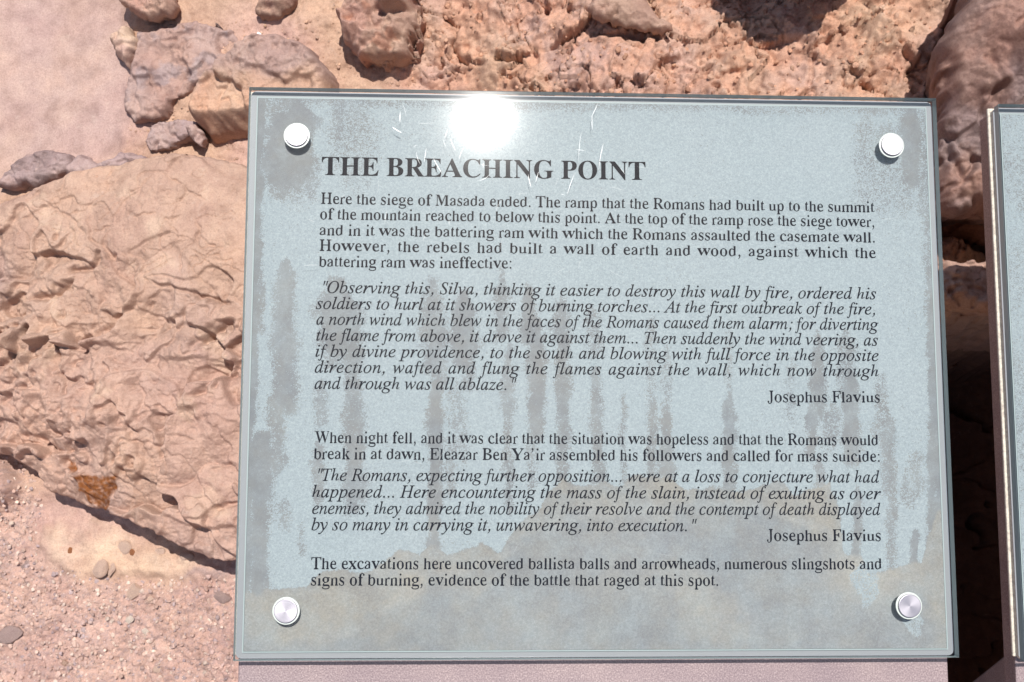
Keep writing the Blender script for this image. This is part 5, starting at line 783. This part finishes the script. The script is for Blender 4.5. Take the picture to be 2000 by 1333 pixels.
def build_sign(name, label, text, film_runs, res):
    """thing > glass_plate, print_film, backing_sheet, support_panel, post, bolt (> washer, shank), text_line"""
    root = link(bpy.data.objects.new(name, None)); root.empty_display_size = .1
    root.matrix_world = PM
    tag(root, label, 'sign', 'glass fronted information signs standing in a row')
    bm = bmesh.new()
    box_mesh(bm, 0, PW, 0, PH, -GT, 0, .0006, 2)
    for f in bm.faces:
        c = f.calc_center_median()
        f.material_index = 0 if (abs(f.normal.z) > .9 and c.z > -GT / 2) else 1
        if abs(f.normal.z) > .9 and c.z < -GT / 2: f.material_index = 2
    clear = bpy.data.materials.get('glass_back') or glass_material('glass_back', (.99, .99, .99), .02, .02)
    obj('glass_plate', bm, [MAT_GLASS, MAT_EDGE, clear], root)
    x_, y_ = np.meshgrid(np.linspace(INSET, PW - INSET, int(PW * res)), np.linspace(INSET, PH - INSET, int(PH * res)))
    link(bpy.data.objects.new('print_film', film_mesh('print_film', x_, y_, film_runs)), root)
    bm = bmesh.new(); b0 = INSET - .0012; b1 = INSET - .0002; zf = -GT - .0003
    for (ax, ay, bx, by) in ((b0, b0, b1, PH - b0), (PW - b1, b0, PW - b0, PH - b0), (b1, PH - b1, PW - b1, PH - b0), (b1, b0, PW - b1, b1)):
        bm.faces.new([bm.verts.new(c) for c in ((ax, ay, zf), (bx, ay, zf), (bx, by, zf), (ax, by, zf))])
    obj('film_border', bm, MAT_BORDER, root)
    # backing sheet with rounded corners
    bm = bmesh.new(); r = .005; pts = []
    x0, x1, y0, y1 = .0, PW, .0005, PH
    for cx_, cy_, a0 in ((x1 - r, y1 - r, 0), (x0 + r, y1 - r, 90), (x0 + r, y0 + r, 180), (x1 - r, y0 + r, 270)):
        for k in range(7):
            a = math.radians(a0 + 15 * k); pts.append((cx_ + r * math.cos(a), cy_ + r * math.sin(a)))
    vv_ = [bm.verts.new((a, b, -.0122)) for a, b in pts]
    f = bm.faces.new(vv_); f.material_index = 0
    ex = bmesh.ops.extrude_face_region(bm, geom=[f])
    for g in ex['geom']:
        if isinstance(g, bmesh.types.BMVert): g.co.z = -.0172
    bmesh.ops.recalc_face_normals(bm, faces=bm.faces)
    for f in bm.faces: f.material_index = 0 if f.normal.z > .9 else 1
    obj('backing_sheet', bm, [MAT_BACK, MAT_CREAM], root)
    bm = bmesh.new(); box_mesh(bm, -.0026, PW + .0015, .003, PH + .0012, -.0212, -.0174, .0009, 2)
    obj('mounting_board', bm, MAT_CREAM, root)
    bm = bmesh.new(); box_mesh(bm, .001, PW - .002, -.16, PH - .002, -.0450, -.0214, .0012, 2)
    obj('support_panel', bm, MAT_STEEL, root)
    # post: a folded steel pedestal that drops plumb to the ground behind the panel
    down = PM.to_3x3().inverted() @ Vector((0, 0, -1))
    bm = bmesh.new(); box_mesh(bm, -.14, .14, -.05, .05, 0, .9, .003, 2)
    q_ = down.to_track_quat('Z', 'Y').to_matrix().to_4x4()
    bmesh.ops.transform(bm, matrix=Matrix.Translation(Vector((PW / 2, .07, -.075))) @ q_, verts=bm.verts)
    obj('post', bm, MAT_STEEL, root)
    for (bx_, by_) in DATA['bolts']:
        bm = bmesh.new(); cylinder(bm, .0100, 0, .0030, 64, .0005)
        hd = obj('bolt', bm, MAT_ALU, root); hd.location = (bx_, by_, .0006)
        me = hd.data; me.polygons.foreach_set('use_smooth', [abs(pp.normal.z) < .9 for pp in me.polygons])
        bm = bmesh.new(); cylinder(bm, .0116, -.0005, .0005, 48, .0003); w = obj('washer', bm, MAT_WASH, hd)
        bm = bmesh.new(); cylinder(bm, .0075, -.0150, -.0007, 32); w = obj('shank', bm, MAT_WASH, hd)
    return root

GLY = {}
for ln in FONT.strip().split('\n'):
    key = ln[:2]; adv, rest = ln[3:].split('|')
    GLY[key] = (int(adv), [[tuple(map(int, p_.split(':'))) for p_ in L.split(',')] for L in rest.split(';')])
def circ(cx_, cy_, r, n=12): return [(cx_ + r * math.cos(6.2832 * k / n), cy_ + r * math.sin(6.2832 * k / n)) for k in range(n)]
COMMA = [(-4, 52), (10, 94), (52, 112), (98, 92), (116, 42), (104, -34), (62, -104), (-2, -156), (-24, -136), (16, -96), (44, -44), (46, -6), (22, 2), (4, 20)]
for st in 'rib':
    sk = .27 if st == 'i' else 0
    def ob_(pts): return [(a + sk * b * .9, b) for a, b in pts]
    com = [(a + 75, b) for a, b in COMMA]
    GLY[st + '.'] = (250, [circ(125 - 40 * (st == 'i'), 46, 56)])
    GLY[st + ','] = (250, [ob_([(a - 45 * (st == 'i'), b) for a, b in com])])
    GLY[st + ':'] = (278, [circ(139, 46, 56), circ(139, 404, 56)])
    GLY[st + ';'] = (300, [ob_(com), ob_(circ(139, 390, 54))])
    GLY[st + '\u2019'] = (300, [[(a + 75, b + 575) for a, b in COMMA]])
    GLY[st + '"'] = (408, [ob_([(82, 690), (170, 690), (148, 420), (106, 420)]), ob_([(232, 690), (320, 690), (298, 420), (256, 420)])])
    GLY[st + ' '] = (250, [])
def text_line(root, st, xa, ya, xb, yb, txt, em):
    em = em / 1000.0
    L = math.hypot(xb - xa, yb - ya); ang = math.atan2(yb - ya, xb - xa)
    nat = sum(GLY[st + ch][0] for ch in txt) * em / 1000
    extra = L - nat
    ng = len(txt) - 1; ns = txt.count(' ')
    sx = 1.0
    if extra < 0: sx = L / nat; ls = 0; ws = 0
    elif ns == 0: ls = extra / ng; ws = 0
    else: ls = min(extra * .55 / ng, .00110); ws = (extra - ls * ng) / ns
    # neighbouring letters may overlap, so odd and even letters are filled separately and joined
    bm = bmesh.new()
    for par in (0, 1):
        cu = bpy.data.curves.new('line', 'CURVE'); cu.dimensions = '2D'; cu.fill_mode = 'FRONT'
        px_ = 0.0
        for i, ch in enumerate(txt):
            adv, Ls = GLY[st + ch]
            if i % 2 == par:
                for lp in Ls:
                    sp = cu.splines.new('POLY'); sp.points.add(len(lp) - 1); sp.use_cyclic_u = True
                    for q_, (a, b) in zip(sp.points, lp): q_.co = (px_ + a * em / 1000 * sx, b * em / 1000, 0, 1)
            px_ += adv * em / 1000 * sx + ls + (ws if ch == ' ' else 0)
        tmp = bpy.data.objects.new('tmp', cu); C.objects.link(tmp)
        dg = bpy.context.evaluated_depsgraph_get()
        m1 = bpy.data.meshes.new_from_object(tmp.evaluated_get(dg))
        bpy.data.objects.remove(tmp); bpy.data.curves.remove(cu)
        m1.transform(Matrix.Translation((0, 0, par * .00003)))
        bm.from_mesh(m1); bpy.data.meshes.remove(m1)
    me = bpy.data.meshes.new('text_line'); bm.to_mesh(me); bm.free()
    me.transform(Matrix.Translation((xa, ya, -GT - .0002)) @ Matrix.Rotation(ang, 4, 'Z'))
    me.materials.clear(); me.materials.append(MAT_INK)
    me.polygons.foreach_set('material_index', [0] * len(me.polygons))
    o = link(bpy.data.objects.new('text_line', me), root)
    return o
sign = build_sign('information_sign', 'weathered glass information sign headed THE BREACHING POINT, in the middle', False, True, 760)
for (st, xa, ya, xb, yb, txt, em) in DATA['text']:
    text_line(sign, st, xa, ya, xb, yb, txt, em)

# scratches on the front of the glass
rs = random.Random(11)
bm = bmesh.new()
gx0, gy0 = DATA['glint']
def scratch(x0_, y0_, a, ln, w, bend=0.):
    k = 5; pts = []
    for i in range(k + 1):
        t_ = i / k; aa = a + bend * (t_ - .5)
        pts.append((x0_ + math.cos(aa) * ln * t_, y0_ + math.sin(aa) * ln * t_, aa, w * math.sin(math.pi * (t_ * .9 + .05))))
    prev = None
    for (X_, Y_, aa, ww) in pts:
        n_ = (-math.sin(aa) * ww / 2, math.cos(aa) * ww / 2)
        cur = (bm.verts.new((X_ + n_[0], Y_ + n_[1], .00012)), bm.verts.new((X_ - n_[0], Y_ - n_[1], .00012)))
        if prev: bm.faces.new((prev[0], prev[1], cur[1], cur[0]))
        prev = cur
for i in range(60):
    d = abs(rs.gauss(0, .09)); t_ = rs.uniform(0, 6.28)
    x0_ = gx0 + d * math.cos(t_) * 1.3; y0_ = gy0 + d * math.sin(t_)
    if .02 < x0_ < PW - .03 and .02 < y0_ < PH - .02:
        scratch(x0_, y0_, rs.choice((1.2, 1.9, 1.35, 2.1, .2, -.2)) + rs.gauss(0, .12), rs.uniform(.002, .014), rs.uniform(.0001, .00028), rs.gauss(0, .2))
for i in range(90):
    scratch(rs.uniform(.03, PW - .05), rs.uniform(.05, PH - .03), rs.choice((-.15, .1, 1.3, .9)) + rs.gauss(0, .15), rs.uniform(.002, .022), rs.uniform(.00006, .00016), rs.gauss(0, .3))
for (x0_, y0_, a, ln, w) in ((gx0 + .098, gy0 + .004, -1.62, .014, .0003), (gx0 + .088, gy0 - .012, -1.72, .026, .0002), (gx0 + .108, gy0 - .022, -1.8, .026, .00035), (gx0 + .082, gy0 - .050, -1.95, .022, .0003), (gx0 - .075, gy0 + .004, -1.62, .010, .0004), (gx0 - .082, gy0 - .010, -.6, .010, .0007), (gx0 - .045, gy0 - .038, -1.1, .016, .0004), (gx0 + .040, gy0 - .052, -1.4, .012, .0004), (gx0 - .03, gy0 - .02, -1.2, .012, .0003)):
    scratch(x0_, y0_, a, ln, w, .1)
o = obj('scratches', bm, MAT_GREYDIRT, sign); o['kind'] = 'stuff'

# the neighbouring sign: same build, only its left strip shows
sign2 = build_sign('information_sign', 'second glass information sign, only its left edge showing at the right border', False, False, 60)
sign2.matrix_world = PM @ Matrix.Translation((.683, -.0045, 0.0))
